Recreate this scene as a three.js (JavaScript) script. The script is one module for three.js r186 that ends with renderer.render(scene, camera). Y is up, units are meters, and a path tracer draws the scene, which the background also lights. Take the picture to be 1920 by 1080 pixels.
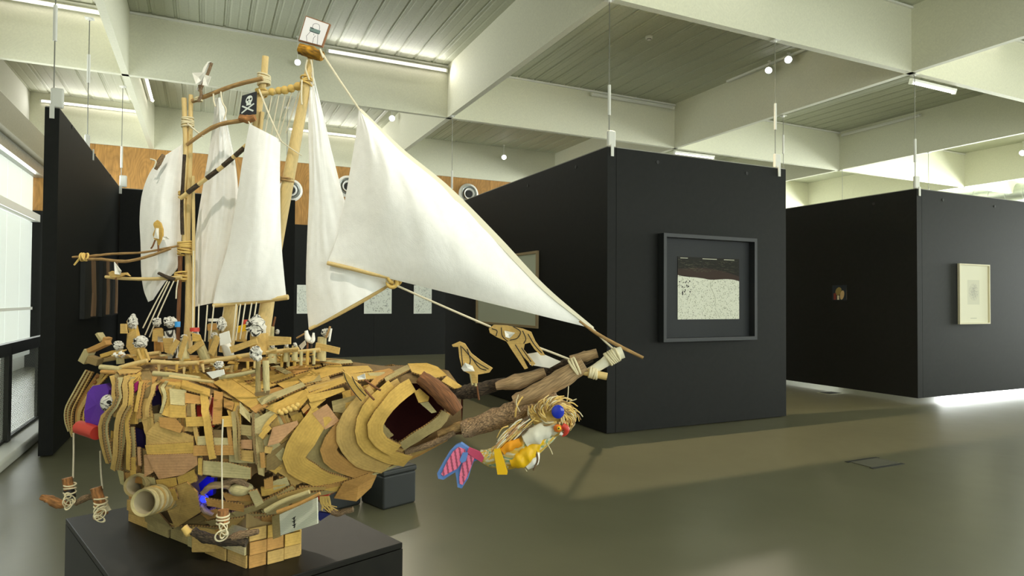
import * as THREE from 'three';
import { RoundedBoxGeometry } from 'three/addons/geometries/RoundedBoxGeometry.js';
import { RectAreaLightUniformsLib } from 'three/addons/lights/RectAreaLightUniformsLib.js';
import { mergeGeometries } from 'three/addons/utils/BufferGeometryUtils.js';
import { ImprovedNoise } from 'three/addons/math/ImprovedNoise.js';

/* ------------------------------------------------ camera, sky, big lights, exposure */
const scene = new THREE.Scene();
const renderer = new THREE.WebGLRenderer({ antialias: true });
renderer.toneMapping = THREE.LinearToneMapping;
renderer.toneMappingExposure = 1.4;
renderer.shadowMap.enabled = true;
RectAreaLightUniformsLib.init();
const rad = THREE.MathUtils.degToRad;
const FOCAL = 1213;
const camera = new THREE.PerspectiveCamera(2 * Math.atan(540 / FOCAL) * 180 / Math.PI, 1920 / 1080, 0.05, 120);
camera.rotation.order = 'YXZ';
camera.position.set(0, 1.55, 0);
camera.rotation.set(rad(1.1), rad(-25.4), rad(0.35));
camera.updateMatrixWorld(true);
scene.background = new THREE.Color(0.9, 0.97, 1.0);          // overcast daylight outside
scene.backgroundIntensity = 1.6;

const V = (x, y, z) => new THREE.Vector3(x, y, z);
function areaLight(w, h, pos, target, color, intensity) {
  const l = new THREE.RectAreaLight(color, intensity, w, h);
  l.position.copy(pos); l.lookAt(target); scene.add(l);
  return l;
}
// daylight that the glazed walls let in (just inside each glazed wall)
const DAY = new THREE.Color(0.94, 1.0, 0.97);
areaLight(8.6, 4.0, V(-3.38, 2.3, -12.9), V(5, 2.3, -12.9), DAY, 3.0);      // left translucent wall
areaLight(17, 4.6, V(26.3, 2.4, -11.5), V(0, 2.4, -11.5), DAY, 11.0);        // far right glazed wall
areaLight(22, 3.4, V(11, 2.9, 5.75), V(11, 2.9, -10), DAY, 3.0);            // glazed wall behind the visitor

/* ------------------------------------------------ helpers */
let seed = 7;
function rnd() { seed = (seed * 1664525 + 1013904223) >>> 0; return seed / 4294967296; }
const rr = (a, b) => a + (b - a) * rnd();
const pick = a => a[Math.floor(rnd() * a.length)];
const taken = {};
function numbered(n) { const k = taken[n] = (taken[n] ?? -1) + 1; return k ? n + '_' + String(k).padStart(3, '0') : n; }
function mesh(name, geo, mat, parent) { const m = new THREE.Mesh(geo, mat); m.name = parent ? name : numbered(name); (parent || scene).add(m); return m; }
function group(name, parent) { const g = new THREE.Group(); g.name = parent ? name : numbered(name); (parent || scene).add(g); return g; }
function tag(o, label, category, grp) { o.userData.label = label; o.userData.category = category; if (grp) o.userData.group = grp; return o; }
function struct(o, label, category) { o.userData.kind = 'structure'; if (label) { o.userData.label = label; o.userData.category = category; } return o; }
// a box from corner to corner, uv in metres
function boxAB(x0, y0, z0, x1, y1, z1) {
  const w = x1 - x0, h = y1 - y0, d = z1 - z0, g = new THREE.BoxGeometry(w, h, d);
  const uv = g.attributes.uv, s = [[d, h], [d, h], [w, d], [w, d], [w, h], [w, h]];
  for (let i = 0; i < 24; i++) { const q = s[i >> 2]; uv.setXY(i, uv.getX(i) * q[0], uv.getY(i) * q[1]); }
  g.translate((x0 + x1) / 2, (y0 + y1) / 2, (z0 + z1) / 2);
  return g;
}
const noise = new ImprovedNoise();
function tex(w, h, fn, srgb = true, rep) {       // fn(u,v) -> [r,g,b,(a)] 0..1
  const d = new Uint8Array(w * h * 4);
  for (let j = 0; j < h; j++) for (let i = 0; i < w; i++) {
    const c = fn((i + .5) / w, (j + .5) / h), k = (j * w + i) * 4;
    d[k] = c[0] * 255; d[k + 1] = c[1] * 255; d[k + 2] = c[2] * 255; d[k + 3] = (c[3] ?? 1) * 255;
  }
  const t = new THREE.DataTexture(d, w, h); t.magFilter = t.minFilter = THREE.LinearFilter;
  t.wrapS = t.wrapT = THREE.RepeatWrapping; if (srgb) t.colorSpace = THREE.SRGBColorSpace;
  if (rep) t.repeat.set(rep[0], rep[1]); t.needsUpdate = true;
  return t;
}
const clamp = (x, a = 0, b = 1) => Math.min(b, Math.max(a, x));
// tiling noise on the unit square
function tn(u, v, f, s = 0) {
  const a = u * 2 * Math.PI, b = v * 2 * Math.PI, r = f / (2 * Math.PI);
  return noise.noise(Math.cos(a) * r + s, Math.sin(a) * r + Math.cos(b) * r + s * 2, Math.sin(b) * r - s);
}
const std = o => new THREE.MeshStandardMaterial(o);

/* ------------------------------------------------ materials of the place */
const speck = (r, g, b, amp, f = 40) => tex(256, 256, (u, v) => { const n = 1 + amp * (tn(u, v, f, 3) + .6 * (rnd() - .5)); return [clamp(r * n), clamp(g * n), clamp(b * n)]; });
const M = {};
M.concrete = std({
  map: tex(1024, 1024, (u, v) => {
    const n = .5 * tn(u, v, 5, 1) + .3 * tn(u, v, 13, 4) + .16 * tn(u, v, 37, 9) + .1 * (rnd() - .5), k = 1 + .08 * n;
    return [clamp(.455 * k), clamp(.445 * k), clamp(.355 * k)];
  }, true, [.16, .16]),
  roughness: 1,
  roughnessMap: tex(512, 512, (u, v) => { const r = .3 + .02 * tn(u, v, 7, 6) + .015 * tn(u, v, 30, 2); return [r, clamp(r, .16, .6), r]; }, false, [.21, .21]),
  bumpMap: tex(256, 256, (u, v) => { const r = .5 + .3 * tn(u, v, 30, 6) + .2 * (rnd() - .5); return [r, r, r]; }, false, [.9, .9]), bumpScale: .0002,
});
M.beam = std({ map: speck(.86, .855, .77, .03), roughness: .75 });
M.deck = std({ map: speck(.76, .77, .69, .04), roughness: .6 });
M.deckDark = std({ color: 0x4c4d46, roughness: .7 });
M.panelBlack = new THREE.MeshPhysicalMaterial({ specularIntensity: .45, map: tex(512, 512, (u, v) => { const k = 1 + .12 * tn(u, v, 18, 5) + .1 * (rnd() - .5); return [.098 * k, .1 * k, .092 * k]; }), roughness: .62 });
M.panelEdge = std({ color: 0x9a978c, roughness: .7 });
M.plywood = std({
  map: tex(512, 1024, (u, v) => {
    const w = tn(u, v, 3, 2) * .8 + tn(u, v, 7, 7) * .25, g = Math.sin((u * 14 + w * 5) * 2 * Math.PI), f = tn(u, v * .1, 120, 1), b = tn(u, v * .5, 22, 5);
    const k = .95 + .05 * g * g * g + .1 * f + .09 * b + .05 * (rnd() - .5);
    return [clamp(.73 * k), clamp(.55 * k - .01), clamp(.31 * k - .02)];
  }, true, [.8, .4]), roughness: .7,
});
M.white = std({ color: 0xe9e8e0, roughness: .5 });
M.whiteWall = std({ map: speck(.86, .86, .82, .02), roughness: .85 });
M.steel = std({ color: 0x9a9a92, roughness: .35, metalness: .9 });
M.galv = std({ map: speck(.68, .7, .68, .1, 25), roughness: .4, metalness: .7 });
M.darkMetal = std({ color: 0x35352f, roughness: .5, metalness: .3 });
M.black = std({ color: 0x161616, roughness: .55 });
M.tubeLit = std({ color: 0xffffff, emissive: 0xfff6f2, emissiveIntensity: 3.2, roughness: .4 });
M.spotLit = std({ color: 0xffffff, emissive: 0xffffff, emissiveIntensity: 5, roughness: .4 });
M.glazing = std({ map: tex(512, 64, (u) => { const e = Math.abs(u * 8 % 1 - .5) > .485; const k = e ? .8 : 1; return [.9 * k, .93 * k, .9 * k]; }, true, [.55, .5]), roughness: .5, emissive: 0xf2f7ee, emissiveIntensity: .27 });
M.glazingFar = std({ color: 0xf0f4ee, roughness: .5, emissive: 0xf2f8f4, emissiveIntensity: 9 });

/* ------------------------------------------------ the room */
const XL = -3.6, XR = 26.6, ZB = -17.66, ZF = 6.0, YB = 5.13, YD = 6.16;
const GX = [-1.2, 4.3, 9.9, 15.5, 21.1], GZ = [4.8, -.8, -6.4, -12, -17.6];
struct(mesh('floor', boxAB(XL - .3, -.25, ZB - .3, XR + .3, 0, ZF + .3), M.concrete), 'polished grey concrete floor', 'floor');

// ceiling: steel deck planks running away from the visitor, one bay at a time
{
  const c = struct(group('ceiling'), 'ribbed grey metal deck ceiling above deep white beams', 'ceiling');
  mesh('roof_slab', boxAB(XL - .3, YD + .09, ZB - .3, XR + .3, YD + .3, ZF + .3), M.deckDark, c);
  const prof = (w) => {                       // one plank: flat pan, a fine bead and a raised rib on its seam
    const s = new THREE.Shape(), e = .006, r = .018;
    const pts = [[0, 0], [.02, 0], [.032, e], [.05, e], [.062, 0], [w * .45, 0], [w * .45 + .012, e * .7], [w * .45 + .03, e * .7], [w * .45 + .042, 0], [w - .05, 0], [w - .04, r], [w - .012, r], [w - .004, 0], [w - .004, .06], [0, .06]];
    s.moveTo(pts[0][0], pts[0][1]); pts.slice(1).forEach(p => s.lineTo(p[0], p[1]));
    return s;
  };
  const xs = [XL, ...GX, XR], zs = [ZF, ...GZ.slice(0, 4), ZB];
  const geos = {};
  for (let i = 0; i < xs.length - 1; i++) for (let j = 0; j < zs.length - 1; j++) {
    const w = xs[i + 1] - xs[i], d = zs[j] - zs[j + 1];
    if (i >= 4 || j < 1) {                 // bays out of sight: one plain deck sheet each
      mesh('deck_sheet', boxAB(xs[i], YD, zs[j + 1], xs[i + 1], YD + .06, zs[j]), M.deck, c); continue;
    }
    const n = Math.round(w / .37), pw = w / n, key = pw.toFixed(3) + d.toFixed(2);
    const geo = geos[key] ||= (() => { const g = new THREE.ExtrudeGeometry(prof(pw), { depth: d - .01, bevelEnabled: false }); g.translate(0, YD, 0); return g; })();
    for (let k = 0; k < n; k++) { const p = mesh('deck_plank', geo, M.deck, c); p.position.set(xs[i] + k * pw, 0, zs[j + 1] + .005); }
  }
}
// beams: deep thin white boards in both directions
const BT = .1;
for (const z of GZ.slice(0, 4)) struct(mesh('ceiling_beam', boxAB(XL, YB, z - BT / 2, XR, YD + .04, z + BT / 2), M.beam), 'deep white ceiling beam running across the hall', 'beam');
for (const x of GX) struct(mesh('ceiling_beam', boxAB(x - BT / 2, YB, ZB, x + BT / 2, YD + .04, ZF), M.beam), 'deep white ceiling beam running along the hall', 'beam');
// thin angle trims where the deck meets the beams
{
  let n = 1;
  for (const z of GZ.slice(1, 4)) struct(mesh('trim_' + n++, boxAB(XL, YD - .05, z + BT / 2, XR, YD - .02, z + BT / 2 + .035), M.white), 'white angle trim under the metal deck', 'trim');
}
// walls
{
  const wb = struct(group('wall_back'), 'back wall, black below and plywood above', 'wall');
  mesh('wall_core', boxAB(XL - .3, 0, ZB - .3, XR + .3, YD + .1, ZB - .06), M.whiteWall, wb);
  mesh('upper_fascia', boxAB(XL, YB, ZB - .06, XR, YD + .04, ZB), M.beam, wb);
  const sheets = [XL, -2.35, -1.1, .15, 1.4, 2.65, 3.9, 5.15, 6.4, 7.65, 8.9, 10.2];
  for (let i = 0; i < sheets.length - 1; i++) mesh('plywood_sheet', boxAB(sheets[i] + .003, 3.5, ZB - .06, sheets[i + 1] - .003, YB - .004, ZB - .02), M.plywood, wb);
  mesh('plain_upper_wall', boxAB(10.2, 3.5, ZB - .06, XR, YB, ZB - .02), M.whiteWall, wb);
  const bl = [XL, -1.0, 1.6, 4.2, 6.8, 9.4, 12, XR];
  for (let i = 0; i < bl.length - 1; i++) mesh('black_lining_board', boxAB(bl[i] + .002, 0, ZB - .06, bl[i + 1] - .002, 3.5, ZB + .02), M.panelBlack, wb);

  const wl = struct(group('wall_left'), 'left wall with a translucent glazed stretch', 'wall');
  mesh('wall_solid', boxAB(XL - .3, 0, -8.4, XL, YD + .1, ZF), M.whiteWall, wl);
  mesh('wall_sill', boxAB(XL - .3, 0, ZB, XL, .3, -8.4), M.whiteWall, wl);
  mesh('wall_head', boxAB(XL - .3, 4.3, ZB, XL, YD + .1, -8.4), M.whiteWall, wl);
  const wr = struct(group('wall_right'), 'far right wall with tall glazing', 'wall');
  mesh('wall_solid', boxAB(XR, 0, -2.6, XR + .3, YD + .1, ZF), M.whiteWall, wr);
  mesh('wall_head', boxAB(XR, 5.0, ZB, XR + .3, YD + .1, -2.6), M.whiteWall, wr);
  const wf = struct(group('wall_front'), 'wall behind the visitor with a band of glazing', 'wall');
  mesh('wall_sill', boxAB(XL - .3, 0, ZF, XR + .3, 1.15, ZF + .3), M.whiteWall, wf);
  mesh('wall_head', boxAB(XL - .3, 4.6, ZF, XR + .3, YD + .1, ZF + .3), M.whiteWall, wf);
  mesh('wall_pier', boxAB(XL - .3, 1.15, ZF, 0, 4.6, ZF + .3), M.whiteWall, wf);
  mesh('wall_pier', boxAB(22, 1.15, ZF, XR + .3, 4.6, ZF + .3), M.whiteWall, wf);

  // translucent glazing, sheet by sheet
  const w1 = struct(group('window_1'), 'bright translucent sheet glazing beside the perforated screens', 'window');
  for (let k = 0; k < 9; k++) for (const [a, b] of [[.3, 1.28], [1.34, 3.22], [3.42, 4.24]]) mesh('window_pane', boxAB(-3.53, a, ZB + .05 + k * 1.02, -3.5, b, ZB + .05 + k * 1.02 + 1.0), M.glazing, w1);
  mesh('transom', boxAB(-3.56, 3.24, ZB, -3.36, 3.4, -8.4), M.white, w1);
  mesh('low_transom', boxAB(-3.56, 1.28, ZB, -3.47, 1.34, -8.4), M.white, w1);
  mesh('head_board', boxAB(-3.56, 4.24, ZB, -3.28, 4.46, -8.4), M.galv, w1);
  const w2 = struct(group('window_2'), 'tall bright glazing at the far right of the hall', 'window');
  for (let k = 0; k < 7; k++) mesh('window_pane', boxAB(26.5, .02, ZB + .1 + k * 2.13, 26.54, 4.98, ZB + .1 + k * 2.13 + 2.06), M.glazingFar, w2);
  for (let k = 0; k < 8; k++) mesh('mullion', boxAB(26.44, 0, ZB + .05 + k * 2.13, 26.56, 5, ZB + .1 + k * 2.13), M.white, w2);
  const w3 = struct(group('window_3'), 'band of glazing in the wall behind the visitor', 'window');
  for (let k = 0; k < 11; k++) mesh('window_pane', boxAB(k * 2 + .03, 1.17, 6.0, k * 2 + 1.97, 4.58, 6.04), M.glazing, w3);
}
// box beam over the left glazing
tag(mesh('lintel_duct', boxAB(-3.6, 4.46, ZB, -3.12, 4.98, -8.3), std({ map: speck(.52, .5, .42, .06), roughness: .7 })), 'grey-brown boxed duct running above the translucent glazing', 'duct');

/* ------------------------------------------------ finding points of the place from the photograph's lines */
const camQ = camera.quaternion.clone(), camP = camera.position.clone();
function ray(px, py) { return V((px - 960) / FOCAL, (540 - py) / FOCAL, -1).applyQuaternion(camQ); }
const onX = (px, py, x) => { const d = ray(px, py); return d.multiplyScalar((x - camP.x) / d.x).add(camP); };
const onY = (px, py, y) => { const d = ray(px, py); return d.multiplyScalar((y - camP.y) / d.y).add(camP); };
const onZ = (px, py, z) => { const d = ray(px, py); return d.multiplyScalar((z - camP.z) / d.z).add(camP); };
function cyl(a, b, r0, r1 = r0, n = 10) {       // a rod from a to b
  const d = b.clone().sub(a), g = new THREE.CylinderGeometry(r1, r0, d.length(), n, 1);
  g.applyQuaternion(new THREE.Quaternion().setFromUnitVectors(V(0, 1, 0), d.normalize()));
  g.translate((a.x + b.x) / 2, (a.y + b.y) / 2, (a.z + b.z) / 2);
  return g;
}

/* ------------------------------------------------ black hanging display panels */
const PT = 3.37, PG = .012;
function panel(label, x0, z0, x1, z1, top = PT, bolts = [], gap = PG) {
  const p = tag(group('display_panel'), label, 'panel', undefined);
  mesh('board', boxAB(x0, gap, z0, x1, top - .012, z1), M.panelBlack, p);
  mesh('top_edge', boxAB(x0 + .004, top - .012, z0 + .004, x1 - .004, top, z1 - .004), M.panelEdge, p);
  for (const b of bolts) { const g = new THREE.CylinderGeometry(.022, .022, .012, 14); g.rotateX(Math.PI / 2); if (b[3]) g.rotateY(Math.PI / 2); g.translate(b[0], b[1], b[2]); mesh('bolt', g, M.black, p); }
  return p;
}
const bz = (px, py, z) => { const q = onZ(px, py, z); return [q.x, q.y, z, 0]; };
const bx = (px, py, x) => { const q = onX(px, py, x); return [x, q.y, q.z, 1]; };
panel('black hanging panel seen edge-on next to the perforated screens', -1.44, -12.72, -1.32, -7.66, 3.43, [bx(135, 238, -1.32), bx(178, 291, -1.32), bx(207, 330, -1.32)]);
panel('black hanging panel behind the mizzen sail, closing the bay at right angles', -1.31, -12.72, 1.5, -12.6, 3.4);
panel('long black panel with the wood-framed woodcut, in shade', 4.24, -11.95, 4.36, -6.34, PT, [bx(1080, 313, 4.24), bx(990, 348, 4.24)]);
panel('black panel carrying the deep black frame with the white landscape', 4.365, -6.46, 7.13, -6.34, PT, [bz(1233, 304, -6.34), bz(1400, 325, -6.34)]);
panel('unlit black panel carrying the tiny colour painting', 9.94, -11.95, 10.06, -6.34, 3.33, [bx(1638, 382, 9.94)], .08);
panel('black panel carrying the small pale drawing in a cream frame', 10.065, -6.46, 14.6, -6.34, 3.33, [bz(1768, 375, -6.34), bz(1865, 387, -6.34)], .08);

function cable(x, z, top, sleeveAt, label, along = 'x') {
  const c = tag(group('suspension_cable'), label, 'cable', 'cables that carry the black panels');
  mesh('wire', cyl(V(x, top + .06, z), V(x, YB - .012, z), .006), M.steel, c);
  mesh('anchor', mergeGeometries([cyl(V(x, YB - .03, z), V(x, YB - .003, z), .022), boxAB(x - .05, YB - .008, z - .05, x + .05, YB - .002, z + .05)].map(g => g.index ? g.toNonIndexed() : g)), M.white, c);
  mesh('sleeve', cyl(V(x, sleeveAt, z), V(x, sleeveAt + .36, z), .019), M.white, c);
  const b = new RoundedBoxGeometry(along === 'x' ? .11 : .05, .2, along === 'x' ? .05 : .11, 2, .02); b.translate(x + (along === 'x' ? .03 : 0), top + .102, z);
  mesh('bracket', b, M.white, c);
  mesh('clip', along === 'x' ? boxAB(x - .02, top - .12, z + .062, x + .02, top + .02, z + .074) : boxAB(x + .062, top - .12, z - .02, x + .074, top + .02, z + .02), M.white, c);
}
cable(-1.38, -7.72, 3.43, 4.1, 'steel cable with white bracket on the edge-on panel next to the screens');
cable(-1.38, -9.75, 3.43, 4.3, 'steel cable halfway along the edge-on panel next to the screens', 'z');
cable(-1.3, -12.66, 3.42, 3.75, 'steel cable at the corner of the two panels behind the mizzen sail');
cable(1.35, -12.66, 3.4, 3.7, 'steel cable with white bracket behind the foremast');
cable(4.3, -6.4, PT, 3.75, 'steel cable at the corner of the panels with the deep black frame and the woodcut');
cable(7.0, -6.4, PT, 3.9, 'steel cable at the outer end of the panel with the deep black frame');
cable(4.3, -11.8, PT, 3.7, 'steel cable at the far end of the woodcut panel', 'z');
cable(10.0, -6.4, 3.33, 3.75, 'steel cable at the corner of the panels with the pale drawing and the tiny painting');
cable(10.0, -8.95, 3.33, 4.4, 'steel cable halfway along the unlit panel with the tiny painting', 'z');
cable(14.4, -6.4, 3.33, 4.0, 'steel cable at the outer end of the panel with the pale drawing');
// an empty panel stands further back, hidden but for its cables
panel('black panel hidden behind the one with the pale drawing', 15.44, -12.0, 15.56, -9.4, 3.33);
cable(15.5, -9.6, 3.33, 3.9, 'steel cable between the deep beams above the panel with the pale drawing', 'z');
cable(15.5, -11.9, 3.33, 3.9, 'steel cable at the far beam crossing above the unlit panel', 'z');

/* ------------------------------------------------ fluorescent battens and spot lamps */
const TUBE = new THREE.Color(1, .985, .95);
function batten(label, a, b, face, lit, power) {      // a,b: ends; face: direction it looks
  const t = tag(group('fluorescent_light'), label, 'ceiling light', lit ? 'lit fluorescent battens' : 'unlit fluorescent battens');
  const d = b.clone().sub(a).normalize(), f = face.clone().normalize(), c = a.clone().add(b).multiplyScalar(.5), L = a.distanceTo(b);
  const q = new THREE.Quaternion().setFromRotationMatrix(new THREE.Matrix4().makeBasis(d, f.clone().cross(d), f));
  const put = g => { g.applyQuaternion(q); g.translate(c.x, c.y, c.z); return g; };
  mesh('housing', put(new RoundedBoxGeometry(L, .07, .04, 2, .01)), M.white, t);
  const tg = new THREE.CylinderGeometry(.017, .017, L - .06, 12); tg.rotateZ(Math.PI / 2); tg.translate(0, 0, .045);
  mesh('tube', put(tg), lit ? M.tubeLit : M.white, t);
  for (const s of [-1, 1]) { const e = new THREE.BoxGeometry(.03, .06, .06); e.translate(s * (L / 2 - .015), 0, .04); mesh('end_cap', put(e), M.white, t); }
  if (lit) { const o = c.clone().addScaledVector(f, .075); areaLight(L - .06, .05, o, o.clone().add(f), TUBE, power); }
}
const fz = V(0, -.45, 1), HT = 6.03;
const zt = (px, py, z) => onZ(px, py, z).x;
batten('lit fluorescent batten on the beam above the edge-on panel', V(-3.4, HT, -11.89), V(-1.3, HT, -11.89), fz, true, 34);
batten('lit fluorescent batten on the beam behind the masthead portrait', V(zt(612, 94, -11.9), HT, -11.89), V(4.2, HT, -11.89), fz, true, 34);
batten('lit fluorescent batten on the far beam between the edge-on panel and the mizzen mast', V(-3.4, 5.98, -17.63), V(-1.3, 5.98, -17.63), fz, true, 34);
batten('lit fluorescent batten on the far beam between foremast and jib', V(1.9, 5.98, -17.63), V(4.2, 5.98, -17.63), fz, true, 34);
batten('lit fluorescent batten running away from the viewer beside the gull on the mizzen mast', V(-1.09, 5.75, -15.6), V(-1.09, 5.75, -13.6), V(1, -.5, 0), true, 34);
batten('unlit fluorescent batten under the deck above the corner of the two right panels', V(7.5, 6.04, -11.89), V(9.75, 6.04, -11.89), fz, false);
batten('unlit fluorescent batten on the beam above the panel with the tiny painting', V(15.39, 6.04, -11.8), V(15.39, 6.04, -9.7), V(-1, -.45, 0), false);
batten('lit fluorescent batten behind the beam crossing over the tiny painting', V(10.1, 5.1, -6.52), V(11.25, 5.1, -6.52), V(0, -1, -.3), true, 40);
batten('lit fluorescent batten just above the panel with the deep black frame', V(9.98, 5.1, -12.12), V(11.2, 5.1, -12.12), V(0, -1, -.3), true, 40);
// nearer bays, above the visitor
batten('lit fluorescent batten on the beam over the ship', V(.4, HT, -.69), V(2.7, HT, -.69), fz, true, 34);
batten('lit fluorescent batten high on the beam above the deep black frame', V(4.6, HT, -6.29), V(6.6, HT, -6.29), fz, true, 34);
batten('lit fluorescent batten high on the beam right of the beam crossing', V(10.1, HT, -6.29), V(12.2, HT, -6.29), fz, true, 34);

function spot(label, pos, stemTop, aim, r, power, angle, color = 0xfff1d8) {
  const s = tag(group('spot_light'), label, 'spotlight', 'ceiling spotlights');
  const d = aim.clone().sub(pos).normalize();
  const prof = [[.001, -.13], [r * .7, -.13], [r * .95, -.1], [r, -.02], [r, 0], [r * .9, 0], [r * .88, -.012]].map(p => new THREE.Vector2(p[0], p[1]));
  const q = new THREE.Quaternion().setFromUnitVectors(V(0, 1, 0), d);
  const g = new THREE.LatheGeometry(prof, 20); g.applyQuaternion(q); g.translate(pos.x, pos.y, pos.z); mesh('housing', g, M.white, s);
  const l = new THREE.CylinderGeometry(r * .88, r * .88, .006, 20); l.translate(0, -.008, 0); l.applyQuaternion(q); l.translate(pos.x, pos.y, pos.z); mesh('lens', l, M.spotLit, s);
  const back = pos.clone().addScaledVector(d, -.07);
  mesh('stem', mergeGeometries([cyl(back, V(back.x, stemTop, back.z), .008), cyl(V(back.x, stemTop - .03, back.z), V(back.x, stemTop, back.z), .03)]), M.white, s);
  const L = new THREE.SpotLight(color, power, 0, angle, .6, 2);
  L.position.copy(pos).addScaledVector(d, .03); L.target.position.copy(aim); scene.add(L, L.target);
  L.shadow.radius = angle > 1 ? .6 : 2.5;
  return s;
}
const SHIP = V(.25, 1.45, -2.45);
spot('lit white spotlight hanging beside the masthead portrait', onZ(558, 117, -11.75), YD + .02, SHIP, .055, 16, .2);
spot('lit white spotlight above the peak of the jib', onX(735, 222, 4.05), YD + .01, V(.6, 1.3, -3), .075, 12, .25);
spot('lit white spotlight on a short stem over the round diffuser', onZ(945, 295, -17.3), YD + .01, V(3.5, 1.4, -7), .075, 30, .3);
spot('lit white spotlight, duller of the pair under the beam crossing', onX(1441, 132, 9.64), YD + .01, onY(1040, 850, 0), .07, 60, .3);
spot('dazzling white spotlight of the pair under the beam crossing', onX(1478, 112, 9.64), YD + .01, V(1.1, 1.4, -2.2), .07, 16, .28);
spot('lit spotlight on the far right beam at the picture edge', onX(1917, 287, 20.9), YD + .01, V(12, 1, -10), .09, 30, .4);
spot('spotlight tucked high behind the corner beam above the woodcut panel', V(4.625, 5.96, -6.78), YD + .01, V(4.2, 0, -5.6), .06, 45, 1.15, 0xffe8c0);
// the pair hangs from a track, as do the spots over the ship
tag(mesh('light_track', boxAB(9.76, YD - .04, -10.2, 9.82, YD + .005, -7.4), M.white), 'white lighting track under the deck beside the dazzling spotlight', 'track');
tag(mesh('light_track', boxAB(3.9, YD - .04, -17.2, 3.96, YD + .005, -12.2), M.white), 'white lighting track beside the beam behind the jib', 'track');
// spotlights above the visitor that model the ship
spot('spotlight over the ship on the visitor side', V(-.7, 5.0, -.75), YB, SHIP.clone().add(V(-.1, -.1, 0)), .06, 15, .34, 0xfff3e2);
spot('spotlight over the visitor aimed at the ship from the right', V(4.2, 5.0, .9), YB, SHIP.clone(), .06, 16, .3, 0xfff4e4);
{
  const s = onY(1217, 68, YD), d = tag(group('smoke_detector'), 'small white smoke detector on the grey deck', 'smoke detector');
  const g = new THREE.LatheGeometry([[.001, -.07], [.03, -.07], [.035, -.05], [.06, -.045], [.065, 0], [.001, 0]].map(p => new THREE.Vector2(...p)), 20); g.translate(s.x, YD, s.z); mesh('body', g, M.white, d);
  const r = new THREE.TorusGeometry(.034, .006, 6, 20); r.rotateX(Math.PI / 2); r.translate(s.x, YD - .052, s.z); mesh('vent_ring', r, M.black, d);
}

/* ------------------------------------------------ ventilation */
function diffuser(px, py, r, label) {
  const p = onZ(px, py, ZB - .02), o = tag(group('air_diffuser'), label, 'air vent', 'round air diffusers on the plywood');
  const ring = (r0, r1, z0, z1) => { const g = new THREE.LatheGeometry([[r0, z0], [r1, z1], [r1 - .012, z1 - .02], [r0 - .012 > 0 ? r0 - .012 : .001, z0 - .02]].map(a => new THREE.Vector2(...a)), 36); g.rotateX(Math.PI / 2); g.translate(p.x, p.y, ZB - .02); return g; };
  mesh('flange', ring(r * .78, r, .075, .022), M.white, o);
  mesh('cone', ring(r * .55, r * .74, .035, .085), M.galv, o);
  mesh('cone', ring(r * .36, r * .52, .05, .095), M.white, o);
  const g = new THREE.CylinderGeometry(r * .34, r * .34, .04, 28); g.rotateX(Math.PI / 2); g.translate(p.x, p.y, ZB + .03); mesh('throat', g, M.black, o);
}
diffuser(545, 357, .3, 'round white air diffuser on plywood right behind the foremast');
diffuser(652, 350, .3, 'round white air diffuser on plywood between the two staysails');
diffuser(878, 364, .31, 'round white air diffuser on plywood above the woodcut panel');
{
  const d = tag(group('ventilation_duct'), 'long spiral steel duct in front of the far glazing', 'duct'), c = onX(1880, 366, 24);
  const g = new THREE.CylinderGeometry(.33, .33, 15, 28); g.rotateX(Math.PI / 2); g.translate(24, c.y, -10); mesh('pipe', g, M.galv, d);
  for (let k = 0; k < 30; k++) { const t = new THREE.TorusGeometry(.33, .012, 6, 28); t.translate(24, c.y, -17.2 + k * .5); mesh('seam', t, M.galv, d); }
  for (const z of [-15.5, -11.5, -8, -4]) mesh('hanger', cyl(V(24, c.y + .32, z), V(24, YD, z), .01), M.steel, d);
}

/* ------------------------------------------------ perforated screens along the left */
{
  const hole = tex(64, 64, (u, v) => { const s = (a, b) => Math.hypot(u - a, v - b) < .24; const o = s(.25, .25) || s(.75, .75); return o ? [0, 0, 0] : [1, 1, 1]; }, false, [26, 26]);
  const perf = std({ color: 0xf6f8ec, roughness: .6, alphaMap: hole, transparent: true, alphaTest: .5, side: THREE.DoubleSide });
  const zs = [-6.7, -8.08, -9.55, -11.0];
  for (let i = 0; i < zs.length - 1; i++) {
    const s = tag(group('perforated_screen'), ['perforated metal screen further from the edge-on black panel', 'perforated metal screen touching the edge-on black panel', 'perforated metal screen hidden behind the edge-on black panel'][i], 'screen', 'perforated screens');
    const a = zs[i + 1] + .01, b = zs[i] - .01, x = -1.8;
    mesh('top_rail', boxAB(x - .02, .97, a, x + .05, 1.09, b), M.darkMetal, s);
    mesh('bottom_rail', boxAB(x - .02, .1, a, x + .02, .13, b), M.darkMetal, s);
    for (const z of [a, b - .05]) mesh('post', boxAB(x - .03, .08, z, x + .04, .97, z + .05), M.darkMetal, s);
    const g = new THREE.PlaneGeometry(b - a - .1, .84); const uv = g.attributes.uv; for (let k = 0; k < 4; k++) uv.setXY(k, uv.getX(k) * (b - a - .1), uv.getY(k) * .84);
    g.rotateY(Math.PI / 2); g.translate(x, .55, (a + b) / 2); mesh('perforated_sheet', g, perf, s);
  }
  struct(mesh('baseboard_left', new RoundedBoxGeometry(.3, .1, 12.4, 3, .03).translate(-1.74, .05, -11.3), M.white), 'pale kerb under the perforated screens', 'kerb');
}

/* ------------------------------------------------ pictures */
function canvasTex(w, h, draw) {
  const c = document.createElement('canvas'); c.width = w; c.height = h; const x = c.getContext('2d'); draw(x, w, h);
  const t = new THREE.CanvasTexture(c); t.colorSpace = THREE.SRGBColorSpace; return t;
}
const paperMat = (t) => std({ map: t, roughness: .8 });
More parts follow.
